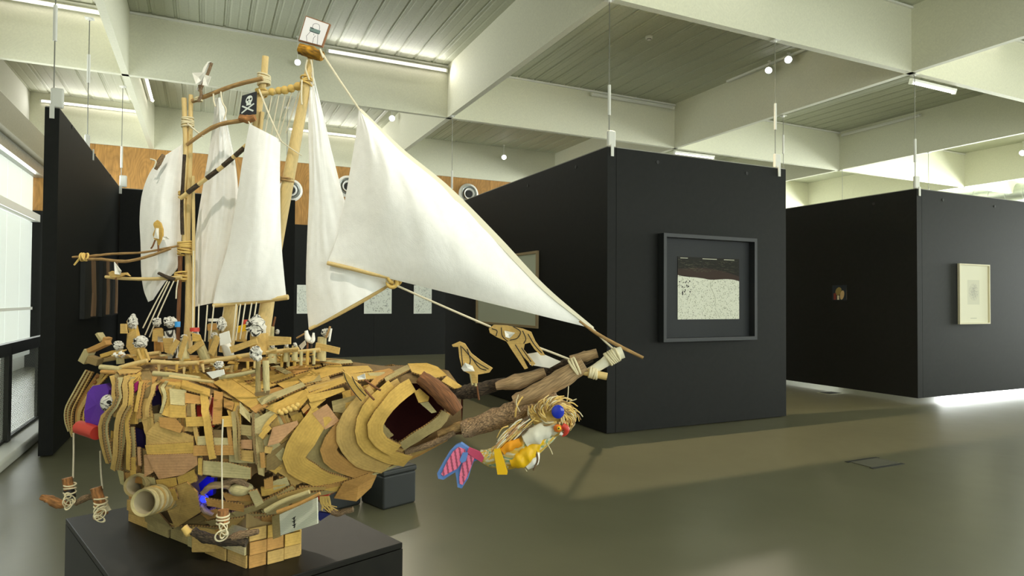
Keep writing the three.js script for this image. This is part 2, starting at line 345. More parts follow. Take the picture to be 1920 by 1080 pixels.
// a flat picture: frame bars round a mount with the print; local frame looks along +z
function picture(name, label, w, h, place, o) {
  const g = tag(group(name), label, o.category || 'picture', o.group);
  const fw = o.fw ?? 0, fd = o.fd ?? .03;
  if (fw) for (const [x0, y0, x1, y1] of [[-w / 2, h / 2 - fw, w / 2, h / 2], [-w / 2, -h / 2, w / 2, -h / 2 + fw], [-w / 2, -h / 2 + fw, -w / 2 + fw, h / 2 - fw], [w / 2 - fw, -h / 2 + fw, w / 2, h / 2 - fw]])
    mesh('frame_bar', boxAB(x0, y0, .001, x1, y1, fd), o.frame, g);
  if (o.mount) mesh('mount', boxAB(-w / 2 + fw, -h / 2 + fw, .001, w / 2 - fw, h / 2 - fw, .012), o.mount, g);
  const a = o.art, pg = new THREE.BoxGeometry(a.w, a.h, .006); pg.translate(a.x || 0, a.y || 0, (o.mount ? .015 : .004));
  mesh('print', pg, a.mat, g);
  place(g);
  return g;
}
const faceZ = (px, py, z) => g => g.position.copy(onZ(px, py, z));
const faceX = (p) => g => { g.position.copy(p); g.rotation.y = -Math.PI / 2; };
{ // deep black frame with the white landscape
  const z = -6.338, A = onZ(1234, 438, z), B = onZ(1408, 636, z), a = onZ(1269, 481, z), b = onZ(1384, 598, z);
  const w = B.x - A.x, h = A.y - B.y, cx = (A.x + B.x) / 2, cy = (A.y + B.y) / 2;
  const art = canvasTex(512, 512, (x, W, H) => {
    x.fillStyle = '#e4e4d4'; x.fillRect(0, 0, W, H); seed = 11;
    for (let i = 0; i < 2600; i++) { x.fillStyle = pick(['#b9baa4', '#dcdccb', '#a2a38d', '#e2e2d2']); x.fillRect(rr(0, W), rr(150, H), rr(1, 7), rr(1, 9)); }
    for (let i = 0; i < 120; i++) { x.fillStyle = pick(['#1b1a14', '#48463a', '#77755f']); x.save(); x.translate(rr(0, W), rr(190, H)); x.rotate(rr(-1, 1)); x.fillRect(0, 0, rr(1, 3), rr(3, 12)); x.restore(); }
    for (let i = 0; i < 26; i++) { x.fillStyle = '#15130f'; x.beginPath(); x.ellipse(rr(15, 100), rr(195, 330), rr(2, 8), rr(2, 6), rr(0, 3), 0, 7); x.fill(); }
    x.fillStyle = '#1d1b14'; x.beginPath(); x.moveTo(0, 0); x.lineTo(W, 0); x.lineTo(W, 190); x.bezierCurveTo(400, 150, 300, 200, 220, 175); x.bezierCurveTo(140, 160, 60, 170, 0, 150); x.fill();
    x.fillStyle = '#3a2a22'; x.beginPath(); x.moveTo(0, 100); x.bezierCurveTo(150, 90, 250, 60, W, 150); x.lineTo(W, 190); x.bezierCurveTo(400, 150, 300, 200, 220, 175); x.lineTo(0, 150); x.fill();
    for (let i = 0; i < 240; i++) { x.strokeStyle = pick(['#4a4a35', '#2a281c', '#5c5a44', '#322620']); x.lineWidth = rr(1, 3); const X = rr(0, W), Y = rr(15, 120); x.beginPath(); x.moveTo(X, Y); x.lineTo(X + rr(-40, 40), Y + rr(-8, 12)); x.stroke(); }
    x.fillStyle = '#dcd9c4'; for (const [p, q] of [[20, 80], [200, 320], [380, 470]]) x.fillRect(p, 8, q - p, 5);
    x.strokeStyle = '#b4b49f'; x.lineWidth = 5; x.beginPath(); x.moveTo(270, 200); x.bezierCurveTo(240, 260, 330, 290, 300, 400); x.stroke();
  });
  picture('framed_painting', 'white landscape painting under a dark band in a deep black box frame', w, h, g => g.position.set(cx, cy, z), { fw: .045, fd: .11, frame: std({ color: 0x26282a, roughness: .5 }), mount: std({ color: 0x25272a, roughness: .7 }), art: { w: b.x - a.x, h: a.y - b.y, x: (a.x + b.x) / 2 - cx, y: (a.y + b.y) / 2 - cy, mat: paperMat(art) } });
}
{ // tiny colour painting
  const x = 9.938, A = onX(1561, 535, x), B = onX(1588, 563, x);
  const art = canvasTex(64, 64, (c, W, H) => { c.fillStyle = '#1c2630'; c.fillRect(0, 0, W, H); c.fillStyle = '#8d7a45'; c.beginPath(); c.ellipse(28, 26, 13, 18, .4, 0, 7); c.fill(); c.fillStyle = '#c9a878'; c.beginPath(); c.ellipse(44, 42, 9, 20, .2, 0, 7); c.fill(); c.fillStyle = '#7a2f22'; c.fillRect(6, 34, 12, 28); c.fillStyle = '#d8cfae'; c.fillRect(22, 44, 9, 18); });
  picture('small_painting', 'tiny unframed colour painting alone on the unlit black panel', Math.abs(A.z - B.z), A.y - B.y, faceX(A.clone().add(B).multiplyScalar(.5)), { art: { w: Math.abs(A.z - B.z), h: A.y - B.y, mat: paperMat(art) } });
}
{ // pale drawing in cream frame
  const z = -6.338, A = onZ(1795, 494, z), B = onZ(1853, 607, z), w = B.x - A.x, h = A.y - B.y;
  const art = canvasTex(256, 512, (c, W, H) => { c.fillStyle = '#e3dfc8'; c.fillRect(0, 0, W, H); c.fillStyle = '#d3d0bb'; c.fillRect(75, 130, 106, 220); seed = 5; for (let i = 0; i < 900; i++) { const a = rr(0, 6.3), r = Math.sqrt(rnd()) ; c.fillStyle = pick(['#5c5a5a', '#7d7078', '#8d9188', '#45424a']); c.globalAlpha = .5 * (1 - r * .8); c.fillRect(128 + Math.cos(a) * r * 42, 235 + Math.sin(a) * r * 80, rr(1, 4), rr(1, 5)); } c.globalAlpha = 1; c.fillStyle = '#8b8876'; c.fillRect(100, 470, 55, 3); });
  picture('framed_drawing', 'pale drawing with a small grey smudge in a narrow cream frame', w, h, g => g.position.set((A.x + B.x) / 2, (A.y + B.y) / 2, z), { fw: .02, fd: .035, frame: std({ color: 0xd9d0b0, roughness: .6 }), art: { w: w - .04, h: h - .04, mat: paperMat(art) } });
}
{ // wood framed woodcut behind the jib
  const x = 4.238, A = onX(896, 492, x), B = onX(1010, 616, x), w = Math.abs(A.z - B.z), A2 = onX(1010, 470, x), h = A2.y - B.y;
  const art = canvasTex(512, 512, (c, W, H) => { c.fillStyle = '#d2d6c2'; c.fillRect(0, 0, W, H); c.fillStyle = '#15150f'; c.fillRect(60, 60, 330, 260); seed = 21; c.strokeStyle = '#aeb29e'; for (let i = 0; i < 150; i++) { c.lineWidth = rr(2, 7); const X = rr(60, 390), Y = rr(60, 250); c.beginPath(); c.moveTo(X, Y); c.quadraticCurveTo(X + rr(-18, 18), Y + 30, X + rr(-14, 14), Math.min(320, Y + rr(30, 90))); c.stroke(); } c.strokeStyle = '#d5d8c8'; c.lineWidth = 3; c.strokeRect(290, 350, 12, 22); c.beginPath(); c.moveTo(318, 372); c.lineTo(330, 352); c.stroke(); });
  picture('framed_woodcut', 'black woodcut on grey-green paper in a light wood frame', w, h, faceX(V(x, (A2.y + B.y) / 2, (A.z + B.z) / 2)), { fw: .035, fd: .035, frame: std({ color: 0xb09a76, roughness: .6 }), art: { w: w - .07, h: h - .07, mat: paperMat(art) } });
}
{ // papers on the back wall
  const z = ZB + .022;
  const sketch = s => canvasTex(256, 300, (c, W, H) => { c.fillStyle = '#e2e4d8'; c.fillRect(0, 0, W, H); seed = s; for (let i = 0; i < 170; i++) { c.strokeStyle = pick(['#5c5c50', '#8f9184', '#3a3a32']); c.lineWidth = rr(1, 2.5); const X = rr(15, W - 15), Y = rr(15, H - 15); c.beginPath(); c.arc(X, Y, rr(2, 9), rr(0, 3), rr(3, 6)); c.stroke(); } });
  const L = ['white sheet of fine scribbles with its edge showing behind the foremast staysail', 'wide white sheet of fine scribbles below the staysail clew', 'narrow white sheet with scattered dots beside the wide one'];
  [[557, 534, 577, 588], [683, 528, 734, 588], [776, 535, 809, 588]].forEach((r, i) => { const A = onZ(r[0], r[1], z), B = onZ(r[2], r[3], z); picture('pinned_drawing', L[i], B.x - A.x, A.y - B.y, g => g.position.set((A.x + B.x) / 2, (A.y + B.y) / 2, z), { art: { w: B.x - A.x, h: A.y - B.y, mat: paperMat(sketch(40 + i)) }, category: 'drawing' }); });
}
{ // three tall dark boards with a strip of wood, on the edge-on panel
  const x = -1.318, wood = std({ color: 0x8a6a4c, roughness: .7 }), dark = std({ color: 0x25241f, roughness: .6 });
  [[151, 176, 482, 594], [185, 200, 484, 591], [205, 214, 486, 589]].forEach((r, i) => {
    const A = onX(r[0], r[2], x), B = onX(r[1], r[3], x), g = tag(group('tall_board'), ['tall dark board with bare wood, nearest the edge-on end of the panel', 'tall dark board with bare wood, middle of the three beside the stern', 'tall dark board with bare wood, deepest in the bay beside the stern'][i], 'artwork', 'three tall boards on the edge-on panel');
    const z0 = Math.min(A.z, B.z), z1 = Math.max(A.z, B.z), w = z1 - z0;
    mesh('board', boxAB(x, B.y, z0, x + .05, A.y, z1), dark, g);
    const s = new THREE.Shape(); s.moveTo(-.09 * w, 0); s.lineTo(.16 * w, 0); s.lineTo(.2 * w, (A.y - B.y) * .3); s.lineTo(.08 * w, (A.y - B.y) * .95); s.lineTo(-.12 * w, (A.y - B.y) * .95); s.lineTo(-.02 * w, (A.y - B.y) * .4);
    const e = new THREE.ExtrudeGeometry(s, { depth: .02, bevelEnabled: false }); e.rotateY(Math.PI / 2); e.translate(x + .05, B.y + .02, (z0 + z1) / 2); mesh('wood_strip', e, wood, g);
  });
}
/* ------------------------------------------------ floor things */
{
  const c = onY(1640, 868, 0), h = tag(group('floor_hatch'), 'small metal floor hatch set in the open concrete', 'hatch');
  mesh('lid', boxAB(c.x - .2, .001, c.z - .11, c.x + .2, .006, c.z + .11), std({ color: 0x6e6b5a, roughness: .5, metalness: .4 }), h);
  for (const s of [-1, 1]) mesh('rim', boxAB(c.x - .23, .001, c.z + s * .13 - .02, c.x + .23, .004, c.z + s * .13 + .02), M.darkMetal, h);
  const d = onY(1557, 737, 0), k = tag(group('floor_hatch'), 'floor socket lid in front of the unlit panel', 'hatch');
  mesh('lid', boxAB(d.x - .15, .001, d.z - .1, d.x + .15, .006, d.z + .1), M.darkMetal, k);
  mesh('rim', boxAB(d.x - .18, .001, d.z - .13, d.x + .18, .003, d.z + .13), M.deck, k);
}
{ // black plinth blocks on the floor behind the ship
  const c = onY(735, 955, 0);
  const make = (x, z, w, d, h, turn, label) => {
    const g = tag(group('plinth_block'), label, 'block'); g.position.set(x, 0, z); g.rotation.y = turn;
    const b = new RoundedBoxGeometry(w, h - .04, d, 3, .02); b.translate(0, (h - .04) / 2, 0); mesh('body', b, std({ color: 0x232624, roughness: .55 }), g);
    const l = new RoundedBoxGeometry(w + .01, .045, d + .01, 3, .015); l.translate(0, h - .022, 0); mesh('lid', l, std({ color: 0x2a2c2a, roughness: .5 }), g);
    const s = new RoundedBoxGeometry(w * .35, .03, .05, 2, .01); s.translate(-w * .15, h + .012, 0); mesh('handle', s, M.black, g);
  };
  make(c.x + .02, c.z - .18, .3, .3, .29, .35, 'black padded block on the floor beyond the plinth, right-hand of two');
  make(c.x - .42, c.z - .28, .4, .3, .2, .35, 'black padded block half hidden behind the hull');
}

/* ------------------------------------------------ the ship: its own frame (along the keel, up, towards the visitor's side) */
const SA = rad(30), SE = V(Math.cos(SA), 0, Math.sin(SA)), SN = V(-Math.sin(SA), 0, Math.cos(SA));
const SO = ray(480, 563).multiplyScalar(2.3).add(camP); SO.y = 0;
const toward = camera.getWorldDirection(V(0, 0, 0));
function at(px, py, off = 0) { const d = ray(px, py), o = SO.clone().addScaledVector(SN, off).sub(camP); return d.multiplyScalar(o.dot(SN) / d.dot(SN)).add(camP); }
function loc(P) { const d = P.clone().sub(SO); return [d.dot(SE), P.y, d.dot(SN)]; }
const wld = (s, y, o) => SO.clone().addScaledVector(SE, s).addScaledVector(SN, o).setY(y);
const mpp = P => P.clone().sub(camP).dot(toward) / FOCAL;             // metres per picture pixel at P
function toPx(P) { const q = P.clone().sub(camP).applyQuaternion(camQ.clone().invert()); return [960 - FOCAL * q.x / q.z, 540 + FOCAL * q.y / q.z]; }
const PEDH = .70;

/* hull form: sections along the keel. [column, ridge row, bottom row, half breadth, gunwale row] */
const SEC = [[128, 762, 800, .02, 770], [160, 692, 852, .12, 706], [190, 668, 882, .2, 700], [240, 664, 908, .25, 702], [300, 664, 962, .27, 705], [350, 666, 985, .285, 713], [400, 668, 998, .295, 730], [475, 670, 1006, .31, 770], [550, 670, 985, .3, 771], [600, 671, 955, .28, 750], [650, 675, 925, .26, 730], [720, 684, 890, .22, 712], [780, 683, 852, .17, 705], [840, 692, 818, .1, 716], [872, 736, 792, .03, 745]]
  .map(([u, t, b, w, e]) => { const T = at(u, t, 0), B = at(u, b, .35 * w), Ed = at(u, e, .92 * w); return [loc(T)[0], T.y, B.y, w, Math.min(Ed.y, T.y - .01)]; });
function sec(s) {
  let i = 0; while (i < SEC.length - 2 && s > SEC[i + 1][0]) i++;
  const a = SEC[i], b = SEC[i + 1], t = clamp((s - a[0]) / (b[0] - a[0]));
  return [1, 2, 3, 4].map(k => a[k] + (b[k] - a[k]) * t);
}
function hoff(s, y) {
  const [T, B, w, Ed] = sec(s);
  if (y >= T) return 0;
  if (y > Ed) return .92 * w * (T - y) / (T - Ed);
  const t = clamp((Ed - y) / Math.max(.02, Ed - B));
  return w * (t < .25 ? .92 + .08 * Math.sin(t / .25 * Math.PI / 2) : .35 + .65 * Math.pow(Math.max(0, Math.cos((t - .25) / .75 * Math.PI / 2)), .75));
}
function H(px, py, lift = 0) {                // a point on the hull's near side
  let o = .15; for (let k = 0; k < 14; k++) { const [s, y] = loc(at(px, py, o + lift)); o += .6 * (hoff(s, y) - o); }
  return at(px, py, o + lift);
}
function hn(P) {                             // outward direction there
  const [s, y] = loc(P), e = .012;
  const ds = clamp((hoff(s + e, y) - hoff(s - e, y)) / (2 * e), -2, 2), dy = clamp((hoff(s, y + e) - hoff(s, y - e)) / (2 * e), -2.2, 2.2);
  return SN.clone().addScaledVector(SE, -ds).add(V(0, -dy, 0)).normalize();
}

/* materials of the ship */
const corr = tex(64, 64, (u, v) => { const k = .5 + .35 * Math.sin(v * 2 * Math.PI * 8) + .15 * (rnd() - .5); return [k, k, k]; }, false, [14, 14]);
const cardTex = tex(256, 256, (u, v) => { const l = .014 * Math.sin(v * 2 * Math.PI * 40), k = .92 + .1 * tn(u, v, 6, 2) + l + .05 * tn(u, v, 40, 8) + .03 * (rnd() - .5); return [clamp(k), clamp(k * .985), clamp(k * .96)]; }, true, [3.2, 3.2]);
const card = c => std({ color: c, map: cardTex, roughness: .88, bumpMap: corr, bumpScale: .0003 });
const CB = { y: card(0xdbb660), t: card(0xd1b06a), g: card(0xb5a572), p: card(0xcec391), o: card(0xc99b58), d: card(0x9e8858), k: card(0xcea277), b: card(0x8b754e) };
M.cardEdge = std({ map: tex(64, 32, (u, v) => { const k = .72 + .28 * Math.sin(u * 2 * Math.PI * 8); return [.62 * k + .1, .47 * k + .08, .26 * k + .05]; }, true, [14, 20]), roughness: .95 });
M.lining = std({ map: speck(.52, .42, .27, .15, 20), roughness: .95, side: THREE.DoubleSide });
M.maroon = std({ map: speck(.42, .2, .18, .12, 20), roughness: .9, side: THREE.DoubleSide });
M.linen = std({ map: tex(256, 256, (u, v) => { const k = .96 + .02 * Math.sin(u * 402) + .02 * Math.sin(v * 402) + .015 * tn(u, v, 9, 3); return [clamp(k), clamp(k), clamp(k * .985)]; }, true, [6, 6]), roughness: .95, side: THREE.DoubleSide,
  bumpMap: tex(256, 256, (u, v) => { const k = .5 + .3 * tn(u, v * .5, 16, 5) + .2 * tn(u, v, 50, 1); return [k, k, k]; }, false, [5, 5]), bumpScale: .0006 });
M.hem = std({ color: 0xe9e4cc, roughness: .95 });
M.rope = std({ map: tex(32, 64, (u, v) => { const k = .86 + .14 * Math.sin((u + v * 2) * 2 * Math.PI * 3); return [.98 * k, .94 * k, .82 * k]; }, true, [4, 60]), roughness: .95 });
M.string = std({ color: 0xded3ae, roughness: .95 });
M.bamboo = std({ map: tex(64, 256, (u, v) => { const k = .95 + .06 * tn(u, v, 40, 2) + .05 * tn(u, v, 6, 4); return [.87 * k, .76 * k, .51 * k]; }), roughness: .6 });
M.stick = std({ map: tex(64, 256, (u, v) => { const k = .9 + .25 * tn(u, v, 18, 2) + .1 * (rnd() - .5); return [clamp(.68 * k), clamp(.54 * k), clamp(.34 * k)]; }), roughness: .85 });
M.bark = std({ map: tex(128, 256, (u, v) => { const k = .85 + .4 * tn(u, v, 26, 2) + .2 * tn(u, v, 60, 7) + .12 * (rnd() - .5); return [clamp(.7 * k), clamp(.58 * k), clamp(.44 * k)]; }, true, [2, 2]), roughness: .95, bumpMap: tex(128, 128, (u, v) => { const k = .5 + .5 * tn(u, v, 24, 4); return [k, k, k]; }, false, [3, 3]), bumpScale: .004 });
M.barkDark = std({ map: tex(128, 128, (u, v) => { const k = .8 + .7 * tn(u, v, 22, 2) + .2 * (rnd() - .5); return [clamp(.3 * k), clamp(.25 * k), clamp(.19 * k)]; }, true, [2, 2]), roughness: .95 });
M.drift = std({ map: tex(128, 256, (u, v) => { const k = .9 + .25 * tn(u, v * .3, 40, 2) + .15 * tn(u, v, 12, 7); return [clamp(.68 * k), clamp(.57 * k), clamp(.42 * k)]; }, true, [2, 1]), roughness: .9 });
M.redwood = std({ map: tex(128, 256, (u, v) => { const k = .9 + .3 * tn(u, v * .3, 40, 2) + .2 * tn(u, v, 12, 7); return [clamp(.5 * k), clamp(.33 * k), clamp(.2 * k)]; }, true, [2, 1]), roughness: .9 });
M.paper = std({ color: 0xe8e6dc, roughness: .85, side: THREE.DoubleSide });
M.purple = std({ color: 0x5a2b9e, roughness: .7 });
M.red = std({ color: 0xc03a2a, roughness: .5 });
M.blue = std({ color: 0x1b35c8, roughness: .25 });
M.yellow = std({ color: 0xe8b80c, roughness: .5 });
M.twine = std({ color: 0xd9b86a, roughness: .95 });
M.cork = std({ map: tex(64, 64, (u, v) => { const k = .85 + .4 * tn(u, v, 14, 2) + .2 * (rnd() - .5); return [clamp(.72 * k), clamp(.5 * k), clamp(.29 * k)]; }), roughness: .9 });
const scribbles = [1, 2, 3, 4].map(s => canvasTex(128, 128, (c, W) => {
  c.fillStyle = '#d2cfc4'; c.fillRect(0, 0, W, W); seed = 90 + s; c.strokeStyle = '#1c1b18';
  for (let i = 0; i < 60; i++) { c.lineWidth = rr(1, 4); const X = rr(8, 120), Y = rr(8, 120); c.beginPath(); c.moveTo(X, Y); c.quadraticCurveTo(X + rr(-18, 18), Y + rr(-14, 14), X + rr(-24, 24), Y + rr(-20, 20)); c.stroke(); }
  c.fillStyle = '#141311'; for (const X of [44, 84]) { c.beginPath(); c.ellipse(X, 56, 7, 9, 0, 0, 7); c.fill(); } c.lineWidth = 4; c.beginPath(); c.arc(64, 78, 20, .3, 2.8); c.stroke();
})).map(t => std({ map: t, roughness: .85 }));
seed = 424242;

/* shape builders */
// a ribbon of board along points on the hull
function ribbon(pts, nrm, widths, th) {
  const n = pts.length, pos = [], uv = [], idx = []; let L = 0;
  const A = [], Bv = [];
  for (let i = 0; i < n; i++) {
    const t = pts[Math.min(n - 1, i + 1)].clone().sub(pts[Math.max(0, i - 1)]).normalize();
    const b = nrm[i].clone().cross(t).normalize(), m = t.clone().cross(b).normalize();
    A.push(b); Bv.push(m);
  }
  const lane = (f) => { const k0 = pos.length / 3; L = 0; for (let i = 0; i < n; i++) { if (i) L += pts[i].distanceTo(pts[i - 1]); for (const [a, b] of f) { const P = pts[i].clone().addScaledVector(A[i], a * widths[i] / 2).addScaledVector(Bv[i], b * th); pos.push(P.x, P.y, P.z); uv.push(L, a * widths[i] / 2 + b * .02); } } for (let i = 0; i < n - 1; i++) { const q = k0 + i * 2; idx.push(q, q + 2, q + 1, q + 1, q + 2, q + 3); } };
  lane([[-1, 1], [1, 1]]); lane([[1, 0], [-1, 0]]); const flat = idx.length; lane([[1, 1], [1, 0]]); lane([[-1, 0], [-1, 1]]);
  for (const i of [0, n - 1]) { const k0 = pos.length / 3; for (const [a, b] of [[-1, 1], [1, 1], [1, 0], [-1, 0]]) { const P = pts[i].clone().addScaledVector(A[i], a * widths[i] / 2).addScaledVector(Bv[i], b * th); pos.push(P.x, P.y, P.z); uv.push(a * widths[i] / 2, b * th); } if (i) idx.push(k0, k0 + 2, k0 + 1, k0, k0 + 3, k0 + 2); else idx.push(k0, k0 + 1, k0 + 2, k0, k0 + 2, k0 + 3); }
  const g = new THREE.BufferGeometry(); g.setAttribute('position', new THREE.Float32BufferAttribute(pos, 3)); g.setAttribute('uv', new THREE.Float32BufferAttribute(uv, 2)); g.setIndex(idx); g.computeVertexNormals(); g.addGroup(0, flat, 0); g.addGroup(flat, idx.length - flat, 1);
  return g;
}
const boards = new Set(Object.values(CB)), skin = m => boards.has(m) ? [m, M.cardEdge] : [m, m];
const pairs = a => { const r = []; for (let i = 0; i < a.length; i += 2) r.push([a[i], a[i + 1]]); return r; };
function strip(flat, w, lift, mat, parent, name = 'cardboard_strip', far = false, th = .004) {
  const ps = pairs(flat).map(p => H(p[0], p[1], lift));
  let len = 0; for (let i = 1; i < ps.length; i++) len += ps[i].distanceTo(ps[i - 1]);
  const n = clamp(Math.ceil(len / .035), ps.length > 2 ? 8 : 3, 22), c = new THREE.CatmullRomCurve3(ps, false, 'centripetal');
  let pts = c.getSpacedPoints(n);
  pts = pts.map(P => { const [s, y, o] = loc(P), h = hoff(s, y) + lift; return wld(s, y, Math.max(o, h)); });
  let nr = pts.map(hn); const k = mpp(pts[0]);
  const ws = pts.map((_, i) => w * k * (1 + .06 * Math.sin(i * 1.7 + flat[0])));
  if (far) { const mir = P => { const [s, y, o] = loc(P); return wld(s, y, -o); }; pts = pts.map(mir); nr = nr.map(v => v.clone().addScaledVector(SN, -2 * v.dot(SN))); }
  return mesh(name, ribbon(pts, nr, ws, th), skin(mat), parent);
}
// a flat plate of board with any outline, lying on the hull
function plate(flat, lift, mat, parent, name = 'cardboard_plate', th = .005, follow = false) {
  const ps = pairs(flat).map(p => H(p[0], p[1], lift)), c = ps.reduce((a, p) => a.add(p), V(0, 0, 0)).multiplyScalar(1 / ps.length);
  let n = V(0, 0, 0); for (let i = 0; i < ps.length; i++) n.add(ps[i].clone().sub(c).cross(ps[(i + 1) % ps.length].clone().sub(c)));
  n.normalize(); if (n.dot(camP.clone().sub(c)) < 0) n.negate();
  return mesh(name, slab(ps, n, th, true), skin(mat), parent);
}
function slab(ps, n, th, edged = false) {
  const c = ps.reduce((a, p) => a.add(p), V(0, 0, 0)).multiplyScalar(1 / ps.length), pos = [], uv = [];
  const ax = ps[1].clone().sub(ps[0]); ax.addScaledVector(n, -ax.dot(n)).normalize(); const ay = n.clone().cross(ax);
  const side = []; const tri = (...q) => { for (const P of q) { pos.push(P.x, P.y, P.z); uv.push(P.clone().sub(c).dot(ax), P.clone().sub(c).dot(ay)); } };
  const up = ps.map(p => p.clone().addScaledVector(n, th)), cu = c.clone().addScaledVector(n, th);
  const ccw = ps[0].clone().sub(c).cross(ps[1].clone().sub(c)).dot(n) > 0;
  for (let i = 0; i < ps.length; i++) {
    const j = (i + 1) % ps.length;
    if (ccw) { tri(cu, up[i], up[j]); tri(c, ps[j], ps[i]); side.push([ps[i], ps[j], up[j]], [ps[i], up[j], up[i]]); }
    else { tri(cu, up[j], up[i]); tri(c, ps[i], ps[j]); side.push([ps[j], ps[i], up[i]], [ps[j], up[i], up[j]]); }
  }
  const faces = pos.length / 3; side.forEach(q => tri(...q));
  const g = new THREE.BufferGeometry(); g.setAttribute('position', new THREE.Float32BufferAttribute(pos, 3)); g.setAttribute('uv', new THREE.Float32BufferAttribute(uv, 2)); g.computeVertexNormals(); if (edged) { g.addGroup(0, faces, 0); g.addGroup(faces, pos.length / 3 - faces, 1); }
  return g;
}
// print stretched over a board: 0 to 1 from its upper left corner along its own edges
function printUV(g, O, X, Y) {
  const p = g.attributes.position, uv = g.attributes.uv, ux = X.clone().sub(O), uy = Y.clone().sub(O), xx = ux.lengthSq(), yy = uy.lengthSq(), xy = ux.dot(uy), det = xx * yy - xy * xy;
  for (let i = 0; i < p.count; i++) { const d = V(p.getX(i), p.getY(i), p.getZ(i)).sub(O), a = d.dot(ux), b = d.dot(uy); uv.setXY(i, clamp((a * yy - b * xy) / det), 1 - clamp((b * xx - a * xy) / det)); }
  return g;
}
// a rod through points with its own thickness at each, knobbly if wanted
function rod(pts, radii, n = 10, knob = 0, seg = 0) {
  const c = new THREE.CatmullRomCurve3(pts, false, 'centripetal'), m = seg || Math.max(2, (pts.length - 1) * 5), pos = [], uv = [], idx = [];
  const fr = c.computeFrenetFrames(m, false), L = c.getLength();
  const R = t => { const f = t * (radii.length - 1), i = Math.min(radii.length - 2, Math.floor(f)); return radii.length < 2 ? radii[0] : radii[i] + (radii[i + 1] - radii[i]) * (f - i); };
  const ring = (P, i, r) => { for (let k = 0; k <= n; k++) { const a = k / n * 2 * Math.PI, kk = knob ? 1 + knob * noise.noise(P.x * 60 + Math.cos(a) * 1.3, P.y * 60 + Math.sin(a) * 1.3, P.z * 60) + knob * .7 * noise.noise(i * .7, Math.cos(a) * 2, Math.sin(a) * 2) : 1; const q = P.clone().addScaledVector(fr.normals[i], Math.cos(a) * r * kk).addScaledVector(fr.binormals[i], Math.sin(a) * r * kk); pos.push(q.x, q.y, q.z); uv.push(k / n, i / m * L * 3); } };
  for (let i = 0; i <= m; i++) ring(c.getPoint(i / m), i, R(i / m));
  for (let i = 0; i < m; i++) for (let k = 0; k < n; k++) { const a = i * (n + 1) + k, b = a + n + 1; idx.push(a, a + 1, b, a + 1, b + 1, b); }
  for (const i of [0, m]) { const c0 = pos.length / 3, P = c.getPoint(i / m); pos.push(P.x, P.y, P.z); uv.push(.5, .5); ring(P, i, R(i / m)); for (let k = 0; k < n; k++) i ? idx.push(c0, c0 + 1 + k, c0 + 2 + k) : idx.push(c0, c0 + 2 + k, c0 + 1 + k); }
  const g = new THREE.BufferGeometry(); g.setAttribute('position', new THREE.Float32BufferAttribute(pos, 3)); g.setAttribute('uv', new THREE.Float32BufferAttribute(uv, 2)); g.setIndex(idx); g.computeVertexNormals();
  return g;
}
// rod through picture points at offsets; radii in pixels
function prod(flat, off, rpx, n = 9, knob = 0) { const o = Array.isArray(off) ? off : null, ps = pairs(flat).map((p, i) => at(p[0], p[1], o ? o[Math.min(i, o.length - 1)] : off)); const k = mpp(ps[0]); return rod(ps, (Array.isArray(rpx) ? rpx : [rpx, rpx]).map(r => r * k), n, knob); }
// a cut-out of board standing parallel to the keel
function cutout(flat, off, th, mat, parent, name) {
  const pts = pairs(flat).map(p => { const q = loc(at(p[0], p[1], off)); return new THREE.Vector2(q[0], q[1]); });
  const g = new THREE.ExtrudeGeometry(new THREE.Shape(pts), { depth: th, bevelEnabled: false });
  g.applyMatrix4(new THREE.Matrix4().makeBasis(SE, V(0, 1, 0), SN)); g.translate(SO.x + SN.x * off, 0, SO.z + SN.z * off);
  return mesh(name, g, mat, parent);
}
// cloth between two edges
function cloth(left, right, off, th, nu = 26, nv = 36) {
  const Lc = new THREE.CatmullRomCurve3(pairs(left).map(p => V(p[0], p[1], 0)), false, 'centripetal'), Rc = new THREE.CatmullRomCurve3(pairs(right).map(p => V(p[0], p[1], 0)), false, 'centripetal');
  const P = []; for (let j = 0; j <= nv; j++) { const a = Lc.getPoint(j / nv), b = Rc.getPoint(j / nv), row = []; for (let i = 0; i <= nu; i++) { const t = i / nu, px = a.x + (b.x - a.x) * t, py = a.y + (b.y - a.y) * t; row.push(at(px, py, off(t, j / nv))); } P.push(row); }
  return P;
}
function clothGeo(P, th) {
  const nv = P.length - 1, nu = P[0].length - 1, pos = [], uv = [], idx = [], W = nu + 1;
  for (const s of [1, -1]) for (let j = 0; j <= nv; j++) for (let i = 0; i <= nu; i++) { const q = P[j][i].clone().addScaledVector(SN, s * th / 2); pos.push(q.x, q.y, q.z); const l = loc(q); uv.push(l[0], l[1]); }
  const K = W * (nv + 1);
  for (let j = 0; j < nv; j++) for (let i = 0; i < nu; i++) { const a = j * W + i, b = a + W; idx.push(a, b, a + 1, a + 1, b, b + 1, K + a, K + a + 1, K + b, K + a + 1, K + b + 1, K + b); }
  const edge = []; for (let i = 0; i < nu; i++) edge.push([i, i + 1], [nv * W + i + 1, nv * W + i]); for (let j = 0; j < nv; j++) edge.push([(j + 1) * W, j * W], [j * W + nu, (j + 1) * W + nu]);
  for (const [a, b] of edge) idx.push(a, b, K + a, b, K + b, K + a);
  const g = new THREE.BufferGeometry(); g.setAttribute('position', new THREE.Float32BufferAttribute(pos, 3)); g.setAttribute('uv', new THREE.Float32BufferAttribute(uv, 2)); g.setIndex(idx); g.computeVertexNormals();
  return g;
}

